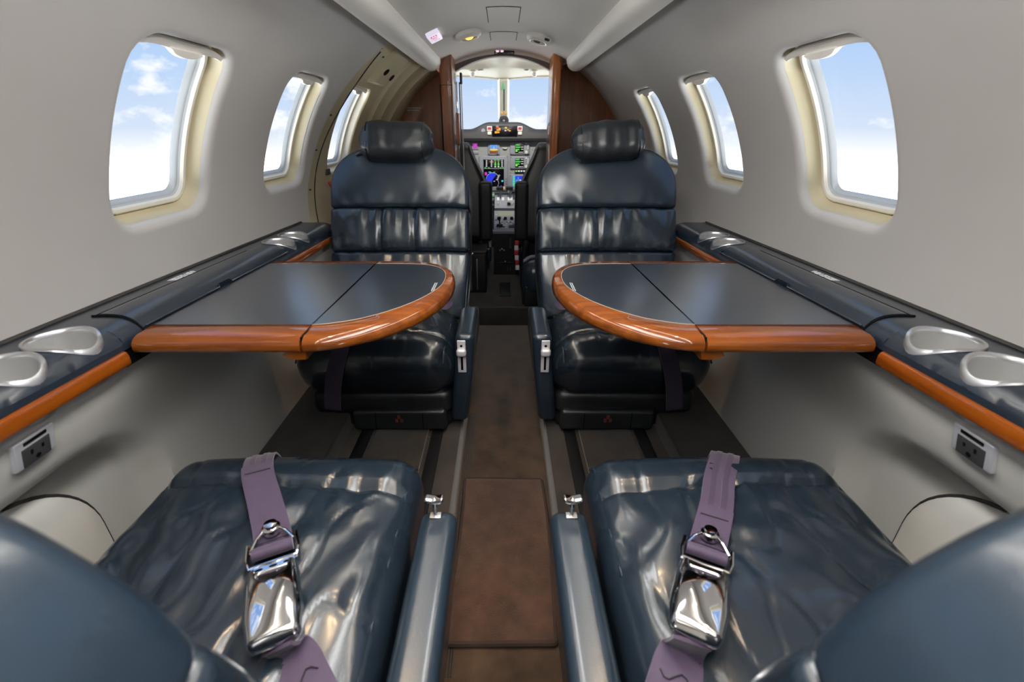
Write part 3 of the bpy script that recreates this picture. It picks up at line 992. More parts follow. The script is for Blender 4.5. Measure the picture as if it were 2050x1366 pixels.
# two radio panels
for (v0, v1) in ((284, 310), (313, 338.5)):
    b, bit = screen('radio_panel', (1021, 1060.5, v0, v1), (1031, 1049, v0 + 3.8, v1 - 3), label='grey radio panel with green display, %s of the pair' % ('upper' if v0 < 300 else 'lower'))
    h = v1 - v0
    for k in range(3):
        bit(1032, 1040 + (k % 2) * 2, v0 + 5.2 + k * 4.6, v0 + 7.6 + k * 4.6, 'scr_green'); bit(1043, 1048, v0 + 5.4 + k * 4.4, v0 + 7 + k * 4.4, 'straw')
    bit(1032, 1036, v0 + 17, v0 + 20, 'scr_lime'); bit(1038, 1047.6, v0 + 20.2, v0 + 21.6, 'straw')
    for k in range(4):
        bit(1056, 1058, v0 + 4.5 + k * 2.7, v0 + 6.3 + k * 2.7, 'white', 'key', .003)
    bit(1052, 1055, v0 + 2.4, v0 + 4.6, 'white', 'key', .003)
    build('knob', lathe([(.0001, 0), (.0115, 0), (.010, -.014), (.0001, -.015)], at(1053.5, v1 - 5, PY - .013), 'y', 14), 'straw', b)
# row of lit buttons, map screen, odd fittings
b = build('button_row', pbox(1030.5, 1051.5, 340.5, 347.5, PY - .008, .016), 'black', ip)
for k, m in enumerate(('scr_lime', 'scr_white', 'scr_white', 'scr_white')):
    build('button', pbox(1031.8 + k * 5.2, 1035.4 + k * 5.2, 341.5, 344, PY - .010, .003, .0008, 0), m, b)
b, bit = screen('map_display', (1020, 1053, 349.5, 381), (1026, 1047.5, 352.3, 373.5), base='scr_blue', label='map display in bright blue')
bit(1032, 1047, 360, 373, 'scr_sky', d=.0024); bit(1026.4, 1031, 352.6, 373.2, 'scr_cyan', d=.0024)
for k in range(4):
    bit(1027, 1030.5, 354 + k * 5, 357.4 + k * 5, 'scr_green', d=.0032)
bit(1040, 1044, 360, 362, 'scr_white'); bit(1036, 1039, 355, 359, 'scr_sky'); bit(1043, 1045.5, 366, 368, 'scr_white'); bit(1030, 1040, 376.5, 378.2, 'bezel_dark')
build('hook', tube([at(1006.5, 296.5, PY - .002), at(1009, 297.2, PY - .012), at(1013, 297.4, PY - .012), at(1015, 296, PY - .002)], .004, 8), 'straw', ip)
for (u0, u1, v0, v1) in ((944, 958, 285, 300), (930, 943, 285, 292), (944, 958, 303, 309)):
    b = build('gauge_plate', pbox(u0, u1, v0, v1, PY - .004, .012, .004), 'bezel', ip)
    build('gauge_print', pbox(u0 + 3, u1 - 3, v0 + 3, v1 - 3, PY - .0055, .003, .001, 0), 'scr_mag' if v0 == 285 and u0 == 944 else 'bezel_dark', b)
for u, v in ((1004, 283.5), (1046, 284), (957, 304), (1066, 300), (1068, 312), (952, 284), (1022, 346)):
    build('panel_screw', pbox(u - .9, u + .9, v - .9, v + .9, PY - .001, .003, .001, 0), 'bezel_dark', ip)
# lower strip
ls = build('switch_strip', pbox(975, 1062, 386.5, 402, PY - .020, .03, .003), 'bezel', ip)
build('green_switch', pbox(983.5, 990.5, 389, 394.5, PY - .026, .01, .002), 'green_paint', ls, label='green square switch')
build('red_knob', lathe([(.0001, 0), (.012, 0), (.011, -.02), (.0001, -.022)], at(1015, 390.5, PY - .02), 'y', 16), 'red', ls)
for u, v in ((1037.5, 391), (1039.5, 398), (1034.5, 403), (1033, 398)):
    build('white_knob', lathe([(.0001, 0), (.007, 0), (.006, -.016), (.0001, -.017)], at(u, v, PY - .02), 'y', 12), 'straw', ls)
for u in (1003, 1024):
    build('round_gauge', lathe([(.0001, 0), (.018, 0), (.016, -.006), (.0001, -.007)], at(u, 391.5, PY - .02), 'y', 18), 'scr_black', ls)

# centre pedestal
pd = empty('pedestal', (.01, 3.2, KZ), 'black centre pedestal with silver radio top between the pilot seats', 'pedestal')
px0, px1 = -.066, .090
cxp = (px0 + px1) / 2
pT0, pT1 = Vector((0, 3.03, -.628)), Vector((0, 3.42, -.478))       # aft and forward edge of the sloping top
body = [[(px0, 3.035, z), (px1, 3.035, z), (px1, 3.53, z), (px0, 3.53, z)] for z in (KZ, -.634)]
body.append([(px0, 3.035, -.632), (px1, 3.035, -.632), (px1, 3.53, -.44), (px0, 3.53, -.44)])
build('body', loft(body, True, True, True), 'black', pd, smooth=False)
def pt(f, x, h=0):           # point on the sloping top: f 0 aft .. 1 forward
    d = (pT1 - pT0).normalized()
    n = Vector((0, -d.z, d.y))
    p = pT0.lerp(pT1, f) + n * h
    return Vector((cxp + x, p.y, p.z))
def ptbox(f0, f1, x0, x1, h0, h1):
    v = [pt(f, x, h) for f in (f0, f1) for x in (x0, x1) for h in (h0, h1)]
    return v, [(0, 1, 3, 2), (4, 6, 7, 5), (0, 2, 6, 4), (1, 5, 7, 3), (0, 4, 5, 1), (2, 3, 7, 6)]
build('front_lip', ptbox(-.03, .02, -.084, .084, -.004, .014), 'bezel', pd)
rp = build('radio_plate', ptbox(.03, .60, -.076, .076, 0, .012), 'bezel', pd, smooth=False)
build('display', ptbox(.44, .56, -.050, .052, .012, .014), 'lcd', rp, label='pale green strip display')
for x in (-.044, .0, .044):
    build('knob', lathe([(.0001, .018), (.010, .016), (.012, 0), (.0001, 0)], pt(.33, x, .012), n=12), 'black', rp)
random.seed(8)
mb = MB()
for i in range(34):
    x, f = random.uniform(-.070, .066), random.choice((.08, .14, .20, .25, .38, .46, .52))
    if abs(x) < .055 and f > .4: continue
    mb.add(*ptbox(f, f + .02, x, x + random.uniform(.006, .014), .012, .0135))
build('key_print', mb, 'white', rp, kind='stuff')
mb = MB()
for i in range(16):
    x, f = random.uniform(-.070, .060), random.choice((.10, .17, .23, .30))
    mb.add(*ptbox(f, f + .03, x, x + .012, .012, .015))
build('key', mb, 'bezel_dark', rp, kind='stuff')
build('trim_wheel', lathe([(.0001, .016), (.020, .014), (.021, .002), (.016, 0), (.0001, 0)], pt(.12, -.038, .012), n=18), 'black', pd)
build('stick_knob', lathe([(.0001, .050), (.008, .046), (.010, .034), (.005, .026), (.004, 0), (.0001, 0)], pt(.18, -.038, .016), n=12), 'black', pd)
build('trim_rocker', ptbox(.08, .14, .024, .064, .012, .018), 'black', pd)
qd = build('quadrant', ptbox(.61, 1.05, -.074, .074, .004, .030), 'bezel', pd, smooth=False)
build('quadrant_plate', ptbox(.64, .78, .012, .062, .030, .033), 'satin', qd)
build('quadrant_knob', lathe([(.0001, .016), (.010, .014), (.012, 0), (.0001, 0)], pt(.71, .025, .033), n=12), 'black', qd)
build('quadrant_knob', lathe([(.0001, .016), (.007, .014), (.008, 0), (.0001, 0)], pt(.71, .050, .033), n=12), 'straw', qd)
build('quadrant_knob', lathe([(.0001, .016), (.007, .014), (.008, 0), (.0001, 0)], pt(.72, -.050, .030), n=12), 'straw', qd)
for x in (-.058, -.024, .018, .036):
    build('label_strip', ptbox(.86, .96, x, x + .016, .030, .0315), 'white', qd)
for x in (-.046, .022):
    lv = build('throttle_lever', tube([pt(.92, x + .012, .02), pt(.96, x + .012, .06), pt(.99, x + .012, .085)], .006, 8), 'satin', pd)
    build('throttle_grip', rbox((.025, .014, .013), .006, 1, pt(1.0, x + .008, .092), k=3), 'black', lv)
lv = build('flap_lever', tube([pt(.88, .060, .02), pt(.92, .060, .075)], .005, 8), 'satin', pd)
build('flap_grip', rbox((.014, .010, .009), .004, 0, pt(.925, .060, .08), k=3), 'black', lv)
build('throttle_grip', rbox((.006, .008, .008), .003, 0, pt(1.05, -.01, .085), k=2), 'amber', pd, label='small orange knob')
for dx, z in ((-.035, -.75), (-.022, -.742), (-.008, -.75), (-.03, -.835), (0, -.828), (.03, -.835)):
    build('fastener', lathe([(.0001, -.006), (.005, -.005), (.006, 0), (.0001, 0)], (cxp + dx, 3.035, z), 'y', 10), 'satin', pd)
build('cup_rim', tube([(cxp + .062 * cos(radians(a)), 3.03 - .02 * abs(sin(radians(a))), -.842 - .016 * sin(radians(a))) for a in range(180, 361, 15)], .004, 6), 'dark_grey', pd)
build('handset', rbox((.011, .014, .040), .010, (0, 0, 3), (cxp + .034, 3.02, -.70), k=3), 'dark_grey', pd)
for x in (.012, .030):
    build('vent_slot', MB().box(cxp + x, cxp + x + .008, 3.032, 3.036, -.895, -.868), 'dark_grey', pd)

# pilot seats, seen from behind
def pilot_seat(s, side):
    e = empty('pilot_seat', (s * .33, 3.15, KZ), 'black leather pilot seat seen from behind, %s of the pedestal' % side, 'seat', 'pilot seats')
    def fn(p):
        t = (p.z + .30) / .60
        w = 1 - .46 * sst(.52, 1.02, t) ** 1.0
        return Vector((p.x * w + .02 * 0, p.y + .12 * (t - .5) * .5, p.z))
    build('backrest', rbox((.225, .055, .30), .05, (6, 1, 14), (s * .325, 3.06, -.385), fn, k=5), 'leather_black', e)
    def edge(t):
        z = -.300 + .600 * t - .0
        w = .225 * (1 - .46 * sst(.52, 1.02, t))
        return Vector((s * (.325 - w + .006), 3.06 - .045 + .06 * (t - .5), -.385 - .30 + .60 * t))
    build('piping', tube([edge(t) for t in lin(.42, .97, 20)], .005, 6), 'gasket', e, label='pale piping along the inner edge')
    build('folded_armrest', rbox((.042, .045, .182), .022, (1, 1, 8), (s * .112, 2.955, -.482), k=4), 'leather_black', e, label='upright folded armrest')
    build('seat_cushion', rbox((.21, .20, .07), .04, 3, (s * .32, 3.28, -.64), k=4), 'leather_black', e)
    build('base', rbox((.17, .16, .12), .02, 1, (s * .33, 3.26, -.80), k=3), 'black', e)
    build('sheepskin', rbox((.010, .05, .055), .009, (0, 2, 3), (s * .088, 2.985, -.655), k=3), 'inlay', e, label='pale padded seat side')
    build('side_bolster', rbox((.018, .05, .05), .016, 1, (s * .098, 2.975, -.755), k=3), 'leather', e)
    build('adjust_lever', tube([(s * .15, 2.93, -.66), (s * .135, 2.92, -.75), (s * .125, 2.915, -.82)], [.02, .022, .012], 10), 'black', e)
    return e
pilot_seat(-1, 'left'); pilot_seat(1, 'right')

# flight bag behind the left pilot seat
fb = empty('flight_bag', (-.17, 2.66, KZ), 'black upright flight case on the floor behind the left pilot seat', 'bag')
build('case_body', rbox((.062, .09, .122), .01, 1, (-.165, 2.74, KZ + .123), k=3), 'black', fb)
build('edge_strip', rbox((.006, .004, .105), .003, (0, 0, 3), (-.197, 2.649, KZ + .123), k=2), 'satin', fb)
build('edge_strip', rbox((.004, .004, .095), .003, (0, 0, 3), (-.158, 2.649, KZ + .118), k=2), 'satin', fb)
build('lid', rbox((.066, .094, .012), .008, 1, (-.165, 2.74, KZ + .25), k=3), 'black', fb)
build('lid_latch', rbox((.012, .006, .008), .003, 0, (-.19, 2.645, KZ + .244), k=2), 'chrome', fb)

ch = empty('chart_holder', (.205, 2.86, -.60), 'pale beige flat chart holder hanging inside the right edge of the cockpit opening', 'holder')
build('pocket', rbox((.017, .05, .125), .006, (0, 1, 3), (.222, 2.90, -.47), k=3), 'cream', ch)
build('latch', rbox((.008, .008, .010), .002, 0, (.214, 2.846, -.365), k=2), 'satin', ch)

# side-facing jump seat ahead of the right facing seat
js = empty('jump_seat', (.36, 2.51, KZ), 'side-facing dark leather jump seat on the right, ahead of the facing seat', 'seat')
def jfn(p):
    return Vector((p.x, p.y, p.z + .012 * (1 - (p.x / .28) ** 2)))
build('seat_cushion', rbox((.27, .105, .105), .075, (10, 6, 2), (.365, 2.507, -.775), jfn, k=6), 'leather', js)
build('base', rbox((.255, .095, .06), .01, 1, (.372, 2.507, -.858), k=3), 'leather_black', js)
build('base_trim', rbox((.006, .06, .06), .004, (0, 2, 2), (.113, 2.50, -.855), k=2), 'black', js)
jb = empty('seat_belt', (.2, 2.58, -.66), 'lilac seat belt strap lying across the dark jump seat', 'seat belt')
rows = []
for i in range(15):
    x = .112 + .30 * i / 14
    z = -.6555 - .055 * max(0, (.165 - x) / .055) ** 2 * .5
    rows.append([(x, 2.50 + .05 * (i / 14) - .022, z), (x, 2.50 + .05 * (i / 14) + .022, z), (x, 2.50 + .05 * (i / 14) + .022, z + .004), (x, 2.50 + .05 * (i / 14) - .022, z + .004)])
build('webbing', loft(rows, True, True, True), mat('lilac_webbing', (.26, .23, .34), .6, sheen=.3), jb)
# red and white streamer hanging by the jump seat
rs = empty('warning_streamer', (.085, 2.85, -.86), 'red and white striped streamer hanging beside the jump seat', 'streamer')
for k in range(6):
    z = -.655 - k * .030
    y = 2.84 - k * .006
    x = .084 - .004 * sin(k)
    build('band', rbox((.012, .003, .0155), .002, 0, (x, y, z), k=1), 'red' if k % 2 == 0 else 'white', rs)

# ------------------------------------------------------------------ side ledges
LP = [(.731, -.2845), (.70, -.2845), (.665, -.284), (.648, -.2848), (.636, -.287), (.626, -.2915), (.618, -.298), (.612, -.306), (.609, -.314), (.608, -.323)]
def lz(x):                    # height of the ledge top at x (before the downhill slope)
    for (xa, za), (xb, zb) in zip(LP, LP[1:]):
        if xb <= x <= xa:
            return za + (zb - za) * (xa - x) / (xa - xb)
    return LP[-1][1] if x < LP[-1][0] else LP[0][1]
CUPS = (.518, .612, 1.325, 1.425)
CUX, CUR = .656, .0435
def ledge_top(s):
    """strip surface from wall to nose with four round holes; the hole rims follow the rounded edge"""
    mb = MB()
    xs = [p[0] for p in LP]
    def P(x, y, d=0): return (s * x, y, lz(x) + slope(y) + d)
    ys, cuts = [], []
    B = .047
    edges = [-.85]
    for c in CUPS: edges += [c - B, c + B]
    edges.append(1.665)
    for i in range(len(edges) - 1):
        ya, yb = edges[i], edges[i + 1]
        if i % 2 == 0:
            mb.add(*loft([[P(x, y) for x in xs] for y in lin(ya, yb, max(1, int((yb - ya) / .03)))], False))
        else:
            c = (ya + yb) / 2
            n = 14
            xa, xb = CUX + B, CUX - B
            outer = [(xa + (xb - xa) * k / n, ya) for k in range(n)] + [(xb, ya + (yb - ya) * k / n) for k in range(n)] + \
                    [(xb + (xa - xb) * k / n, yb) for k in range(n)] + [(xa, yb + (ya - yb) * k / n) for k in range(n)]
            rings = []
            for t in (0, .4, .8, 1):
                r = []
                for x, y in outer:
                    d = Vector((x - CUX, y - c)).normalized() * CUR
                    r.append(P(x + (CUX + d.x - x) * t, y + (c + d.y - y) * t))
                rings.append(r)
            mb.add(*loft(rings))
            mb.add(*loft([[P(x, y) for x in [q for q in xs if q > xa] + [xa]] for y in lin(ya, yb, 4)], False))
            mb.add(*loft([[P(x, y) for x in [xb] + [q for q in xs if q < xb]] for y in lin(ya, yb, 4)], False))
    # front end and underside
    prof = [(x, z) for x, z in LP]
    e0 = [P(x, 1.665) for x in xs]
    e1 = [(s * x, 1.671, z + slope(1.67) - .005) for x, z in LP]
    e2 = [(s * x, 1.671, -.34 + slope(1.67)) for x, z in LP]
    mb.add(*loft([e0, e1, e2], False))
    return mb

def ledge(s, side):
    e = empty('side_ledge', (s * .68, .4, -.34), 'long navy covered side ledge with cup holders and wood trim along the %s wall' % side, 'ledge', 'side ledges')
    build('ledge_top', ledge_top(s), 'leather_ledge', e, angle=40)
    # wall-side shadow gap
    build('wall_seam', tube([(s * .727, y, -.2835 + slope(y)) for y in lin(-.85, 1.66, 20)], .004, 6), 'panel_edge', e)
    # cup holders: liner plus satin rim that follows the curved surface
    for c in CUPS:
        def rim(r, d):
            out = []
            for k in range(40):
                a = 2 * pi * k / 40
                x, y = CUX + r * cos(a), c + r * sin(a)
                out.append((s * x, y, lz(x) + slope(y) + d))
            return out
        hz = -.36
        low = lambda r, z: [(s * (CUX + r * cos(2 * pi * k / 40)), c + r * sin(2 * pi * k / 40), z) for k in range(40)]
        h = build('cup_holder', loft([rim(.0435, -.001), rim(.0455, .0012), rim(.0445, .0035), rim(.0405, .0035), rim(.0388, .0012), rim(.0382, -.004)]), 'satin', e, label='satin metal cup holder rim')
        build('liner', loft([rim(.0383, -.002), low(.0375, hz + .01), low(.034, hz), low(.001, hz)]), 'liner', h)
    # wood trim, two lengths either side of the table
    def trim(y0, y1):
        prof = [(.622, -.3235), (.6075, -.3235), (.604, -.3255), (.602, -.330), (.602, -.3425), (.604, -.3465), (.609, -.3485), (.625, -.3485)]
        rings = []
        for y in lin(y0, y1, 30):
            k = 1 - .35 * sst(1.40, 1.66, y)
            rings.append([(s * x, y, -.3235 + (z + .3235) * k + slope(y)) for x, z in prof])
        return loft(rings, True, True, True)
    build('wood_trim', trim(-.85, .652), 'wood_y', e)
    build('wood_trim', trim(1.194, 1.66), 'wood_y', e)
    build('table_slot', loft([[(s * x, y, z + slope(y)) for x, z in ((.612, -.324), (.612, -.352), (.66, -.352), (.66, -.324))] for y in (.652, 1.194)], True, True, True), 'void', e, label='black opening the table slides out of')
    # hinged flap over the table slot, notched in the middle
    def fl_(x, y, d): return (s * x, y, lz(x) + slope(y) + d)
    xs = [.683, .675, .665, .650, .638, .627, .618, .611, .606, .6035]
    rings = []
    for y in [.708, .7085] + lin(.71, .925, 8) + [.928, .934, .940] + [.965, .972, .976] + lin(.98, 1.258, 10) + [1.26]:
        notch = .930 < y < .974
        r = []
        for i, x in enumerate(xs):
            d = .0042 if y > .7082 and y < 1.259 else .0005
            if i < 1: d = .0012
            if i >= 8:
                z = -.303 if i == 8 else (-.3045)
                if notch: z, x = (-.297, .6105) if i == 8 else (-.298, .6095)
                r.append((s * x, y, z + slope(y) + .004))
            else:
                r.append(fl_(x, y, d))
        r += [(s * .611, y, -.306 + slope(y)), (s * .64, y, -.300 + slope(y))]
        rings.append(r)
    build('table_flap', loft(rings, True, True, True), 'leather_ledge', e, angle=30)
    build('flap_seam', tube([(s * .6845, y, -.2835 + slope(y)) for y in lin(.708, 1.20, 10)], .0012, 5), 'void', e)
    build('flap_seam', tube([fl_(x, .7065, .001) for x in (.688, .665, .650, .638, .627, .618, .612, .609)], .0022, 5), 'void', e)
    # ventilation print: five slanted rows of small pale bars
    mb = MB()
    random.seed(11)
    for r in range(4):
        for k in range(17):
            y = .918 + k * .0046 + r * .0012
            if random.random() < .12: continue
            x = .706 - r * .0045
            mb.box(s * x, s * (x - .0032), y, y + .0036, -.2842 + slope(y), -.2836 + slope(y))
    build('placard_print', mb, 'white', e, kind='stuff', label='rows of tiny slanted pale print')
    return e
ledge(-1, 'left'); ledge(1, 'right')

# ------------------------------------------------------------------ folding tables
def table(s, side):
    e = empty('folding_table', (s * .36, .90, -.36), 'fold-out %s table with navy leather top and polished wood rim' % side, 'table', 'fold-out tables')
    YN, YFR = .660, 1.186
    XS = .3275                     # joint between the two leaves
    def zz(y, z): return z + slope(y)
    # D shaped path of the end leaf, from the near seam point round the tip to the far seam point: (x, y, rim width)
    ctrl = [(.3255, YN, .060), (.300, YN + .004, .059), (.265, .678, .057), (.222, .705, .054), (.182, .748, .050), (.150, .800, .044), (.128, .860, .035), (.114, .930, .026), (.111, .985, .023),
            (.116, 1.045, .022), (.130, 1.098, .025), (.157, 1.140, .031), (.198, 1.168, .038), (.250, 1.182, .044), (.300, YFR, .047), (.3255, YFR, .047)]
    def cr_(pts, n):
        out = []
        for i in range(len(pts) - 1):
            p0, p1, p2, p3 = pts[max(i - 1, 0)], pts[i], pts[i + 1], pts[min(i + 2, len(pts) - 1)]
            for k in range(n):
                t = k / n
                out.append(tuple(.5 * (2 * b + (c - a) * t + (2 * a - 5 * b + 4 * c - d) * t * t + (3 * b - a - 3 * c + d) * t ** 3) for a, b, c, d in zip(p0, p1, p2, p3)))
        out.append(pts[-1])
        return out
    dp = cr_(ctrl, 5)
    main_n = [(x, YN, .060) for x in lin(.600, .3295, 14)]
    main_f = [(x, YFR, .047) for x in lin(.3295, .600, 14)]
    # rim section: (fraction of width inwards, height); rounded nose
    TZ = -.3035
    sect = [(.95, -.332), (.16, -.332), (.06, -.3305), (.015, -.328), (0, -.324), (.015, -.3165), (.07, -.3115), (.17, -.3075), (.30, -.3050), (.97, -.3035), (1.0, -.3045)]
    def rim(path, fixed=None):
        rings = []
        for i, (x, y, w) in enumerate(path):
            if fixed is None:
                a, b = path[max(i - 1, 0)], path[min(i + 1, len(path) - 1)]
                d = Vector((b[0] - a[0], b[1] - a[1])).normalized()
                n_ = Vector((-d.y, d.x))
                cx, cy = .33 - x, .92 - y
                if n_.x * cx + n_.y * cy < 0: n_ = -n_
                if i in (0, len(path) - 1): n_ = Vector((0, 1 if i == 0 else -1))
            else:
                n_ = Vector((0, fixed))
            rings.append([(s * (x + n_.x * w * f), y + n_.y * w * f, zz(y + n_.y * w * f, z)) for f, z in sect])
        return rings
    rd = rim(dp)
    inner_leaf = build('end_leaf', loft(rd, True, True, True), 'wood_x', e, label='rounded wooden rim of the outer leaf')
    nr, fr_ = rim(main_n, 1), rim(main_f, -1)
    main_leaf = build('main_leaf', loft(nr, True, True, True), 'wood_x', e, label='near wooden rim of the wall-side leaf')
    build('far_rim', loft(fr_, True, True, True), 'wood_x', main_leaf)
    # leather inlays
    edge = [Vector(r[9]) for r in rd]
    cx = s * .25
    grid = []
    n = len(edge)
    half = n // 2
    A, B = edge[:half + 1], edge[half:][::-1]
    m = min(len(A), len(B))
    rows = []
    for i in range(m):
        a, b = A[i], B[i]
        rows.append([a.lerp(b, k / 12) + Vector((0, 0, .0002)) for k in range(13)])
    low = [[p - Vector((0, 0, .02)) for p in r] for r in rows]
    build('leather_inlay', loft(rows, False), 'leather_top', inner_leaf)
    a0, a1 = [Vector(r[9]) for r in nr], [Vector(r[9]) for r in fr_][::-1]
    rows = [[p.lerp(q, k / 14) + Vector((0, 0, .0002)) for k in range(15)] for p, q in zip(a0, a1)]
    build('leather_inlay', loft(rows, False), 'leather_top', main_leaf)
    # pale line between leather and wood, undersides, seam
    build('inlay_line', tube([p + Vector((0, 0, .0003)) for p in edge], .0008, 5), 'inlay', inner_leaf)
    cpt = Vector((s * .25, .92, 0))
    und = [Vector(r[0]) for r in rd]
    uv = und + [Vector((s * .3255, und[-1].y, und[-1].z))]
    build('underside', (uv, [tuple(range(len(uv)))]), 'black', inner_leaf, smooth=False)
    build('underside', MB().box(s * .3295, s * .60, YN + .05, YFR - .03, -.333, -.324).xf(lambda p: (p.x, p.y, p.z + slope(p.y))), 'black', main_leaf)
    hg = loft([[(s * x, y, zz(y, z)) for x, z in ((.3258, -.306), (.3292, -.306), (.3292, -.329), (.3258, -.329))] for y in lin(YN + .008, YFR - .008, 6)], True, True, True)
    build('hinge_joint', hg, 'void', e)
    # wooden catch under the near edge, by the joint
    pts = [(.322, -.332), (.326, -.349), (.343, -.350), (.366, -.343), (.360, -.332)]
    rings = [[(s * x, y, z + (.004 if y in (.668, .712) else 0) * 0) for x, z in pts] for y in (.668, .672, .708, .712)]
    rings[0] = [(s * (.342 + (x - .342) * .9), y, -.340 + (z + .340) * .86) for (x, z), (_, y, _) in zip(pts, rings[0])]
    rings[3] = [(s * (.342 + (x - .342) * .9), y, -.340 + (z + .340) * .86) for (x, z), (_, y, _) in zip(pts, rings[3])]
    build('catch_block', loft(rings, True, True, True), 'wood_x', e)
    # tiny printed notice near the tip
    mb = MB()
    random.seed(5)
    for r in range(2):
        y = .908
        while y < .968:
            w = random.uniform(.004, .008)
            mb.box(s * (.152 - r * .0038), s * (.1498 - r * .0038), y, min(y + w, .968), zz(y, TZ) + .0001, zz(y, TZ) + .0007)
            y += w + .002
    build('notice_print', mb, 'white_dim', inner_leaf, kind='stuff')
    # wear crease in the leather
    return e
table(-1, 'left'); table(1, 'right')

# ------------------------------------------------------------------ cabin seats
def seat(s, d, Y0, label, P):
    """s: side (-1 left), d: facing (+1 towards the nose), Y0: where cushion meets backrest; P: shape numbers"""
    seed = P['seed']
    base = empty('cabin_seat', (s * .37, Y0 + d * .12, SZ), label, 'seat', 'cabin seats')
    def W(a, y, z): return Vector((s * a, Y0 + d * y, z))
    def fix(v): return MB().add(v[0], v[1])
    a0, a1, yf, zt = P['a0'], P['a1'], P['yf'], P['zt']
    ac, hw = (a0 + a1) / 2, (a1 - a0) / 2
    yb = P.get('yb', -.06)
    yc, hy = (yf + yb) / 2, (yf - yb) / 2
    hz = P['hz']
    sy = yf - P['roll']
    def cush(p):
        u, v = p.x / hw, (p.y) / hy
        y = p.y + yc
        x, z = p.x, p.z
        top = sst(-.2 * hz, .6 * hz, p.z)
        crown = .016 * (1 - u * u) * (1 - .5 * v * v)
        z += crown * top
        # bolster seam across the front
        inx = sst(.94, .84, abs(u))
        z -= .011 * gauss(y - sy - .006 * sin(u * 2.2), .007) * top * sst(.99, .88, abs(u))
        z += .006 * gauss(y - sy - .030, .03) * top * inx
        # gathers running off the seam and long soft folds in the sitting area
        gz = sst(-.2, .02, y - sy) * sst(.05, .02, y - sy)
        q = Vector((x * 38 + seed, y * 7, seed * 1.7))
        z += .0032 * noise.noise(q) * top * inx * gauss(y - sy + .012, .05) * P['wr']
        back = sst(.0, -.05, y - sy)
        q = Vector(((x + s * .55 * (y - sy) * (u)) * 17, y * 5.5, seed))
        z += .0055 * noise.noise(q) * top * back * inx * P['wr']
        q = Vector((x * 9 + y * 16, y * 9 - x * 10, seed + 5))
        z += .0035 * noise.noise(q) * top * back * inx * P['wr']
        r = ridged((x + .3 * y, y - .6 * x, seed), (13, 7, 1))
        z -= .0016 * max(0, r - .72) / .28 * top * P['wr']
        # sides fall in and the front undercuts on the bottom
        y2 = y - .05 * sst(.3 * hz, -hz, p.z) * sst(0, .8, v) * P.get('cut', 1)
        return W(ac + x, y2, zt - hz + z)
    build('seat_cushion', fix(rbox((hw, hy, hz), P['cr'], (70, 56, 5), (0, 0, 0), cush, k=7)), 'leather_worn', base, angle=60)
    # piping along both long edges of the cushion top
    for sg in (-1, 1):
        pts = []
        for y in lin(yb + .04, yf - .006, 24):
            pp = Vector((sg * (hw - P['cr'] * .32), y - yc, hz - P['cr'] * .30))
            drop = .030 * sst(yf - .05, yf, y) ** 2
            pts.append(W(ac + pp.x, y, zt - hz + pp.z + .0002 - drop))
        build('piping', tube(pts, .0026, 6), 'leather', base)
    # backrest: three stacked leather pads, the top one with round shoulders
    al = P['al']
    ca, sa = cos(al), sin(al)
    bc, bw, Lb = P['bc'], P['bw'], P['L']
    z0 = zt - .012
    qs = P['q']
    def B(a, q, t):        # a across, q up along the back, t forward from its front face
        return W(a, -q * sa + t * ca + P['by'], z0 + q * ca + t * sa)
    th_ = .06
    pads = [(-.02, qs[0], 'lower'), (qs[0], qs[1], 'middle'), (qs[1], Lb, 'upper')]
    def half_w(q):
        e = max(0., (q - (Lb - P['cz'])) / (P['cz'] + .007))
        w = bw * (1 - min(.985, e) ** P['pw']) ** (1 / P['pw'])
        return w - .012 * sst(qs[0] * .9, 0, q)
    for q0, q1, nm in pads:
        qc, hq = (q0 + q1) / 2, (q1 - q0) / 2
        def pad(p, qc=qc, hq=hq, nm=nm):
            u, v = p.x / bw, p.z / hq
            q = qc + p.z
            front = sst(-.01, .035, p.y)
            w = half_w(q) if nm == 'upper' else half_w(min(q, qs[1]))
            x = u * w
            t = p.y
            t += .016 * (1 - v * v) * front * (1 - .7 * u ** 4)      # stuffing
            t -= .020 * max(0, abs(u) - .55) ** 2 * front * 3           # sides curl back
            ed = sst(.96, .82, abs(u))
            wr = P['wr']
            if nm == 'middle':
                amp = (.0042 * gauss(v - .8, .55) + .0024 * gauss(v + .9, .4) + .0016) * wr
                t += amp * noise.noise(Vector((x * 34, q * 6, seed + 3))) * front * ed
                t += .005 * noise.noise(Vector((x * 15, q * 7, seed + 9))) * front * ed * wr
                for xs_ in P['fold']:
                    k_ = gauss(x - xs_, .006)
                    t -= .009 * k_ * front
            elif nm == 'upper':
                amp = .0040 * gauss(v + 1, .38) * wr
                t += amp * noise.noise(Vector(((x * 30 + (v + 1) * x * -8), q * 6, seed + 4))) * front * ed
                t += .003 * noise.noise(Vector((x * 8, q * 9, seed + 2))) * front * ed
            else:
                t += .0035 * noise.noise(Vector((x * 26, q * 5, seed + 6))) * front * ed * gauss(v - 1, .7) * wr
            return B(bc + x, q, t - th_)
        build('backrest_pad', fix(rbox((bw, th_, hq), .014, (64, 3, 26), (0, 0, 0), pad, k=5)), 'leather_worn' if nm != 'upper' else 'leather', base, angle=60)
    # moulded back shell
    def shell(p):
        q = Lb * .5 + p.z - .01
        w = half_w(max(0, min(q, Lb - .008))) + .002
        return B(bc + p.x / bw * w, q, p.y - .125)
    build('back_shell', fix(rbox((bw, .03, Lb * .5 - .012), .02, (20, 1, 24), (0, 0, 0), shell, k=4)), 'leather', base, angle=60)
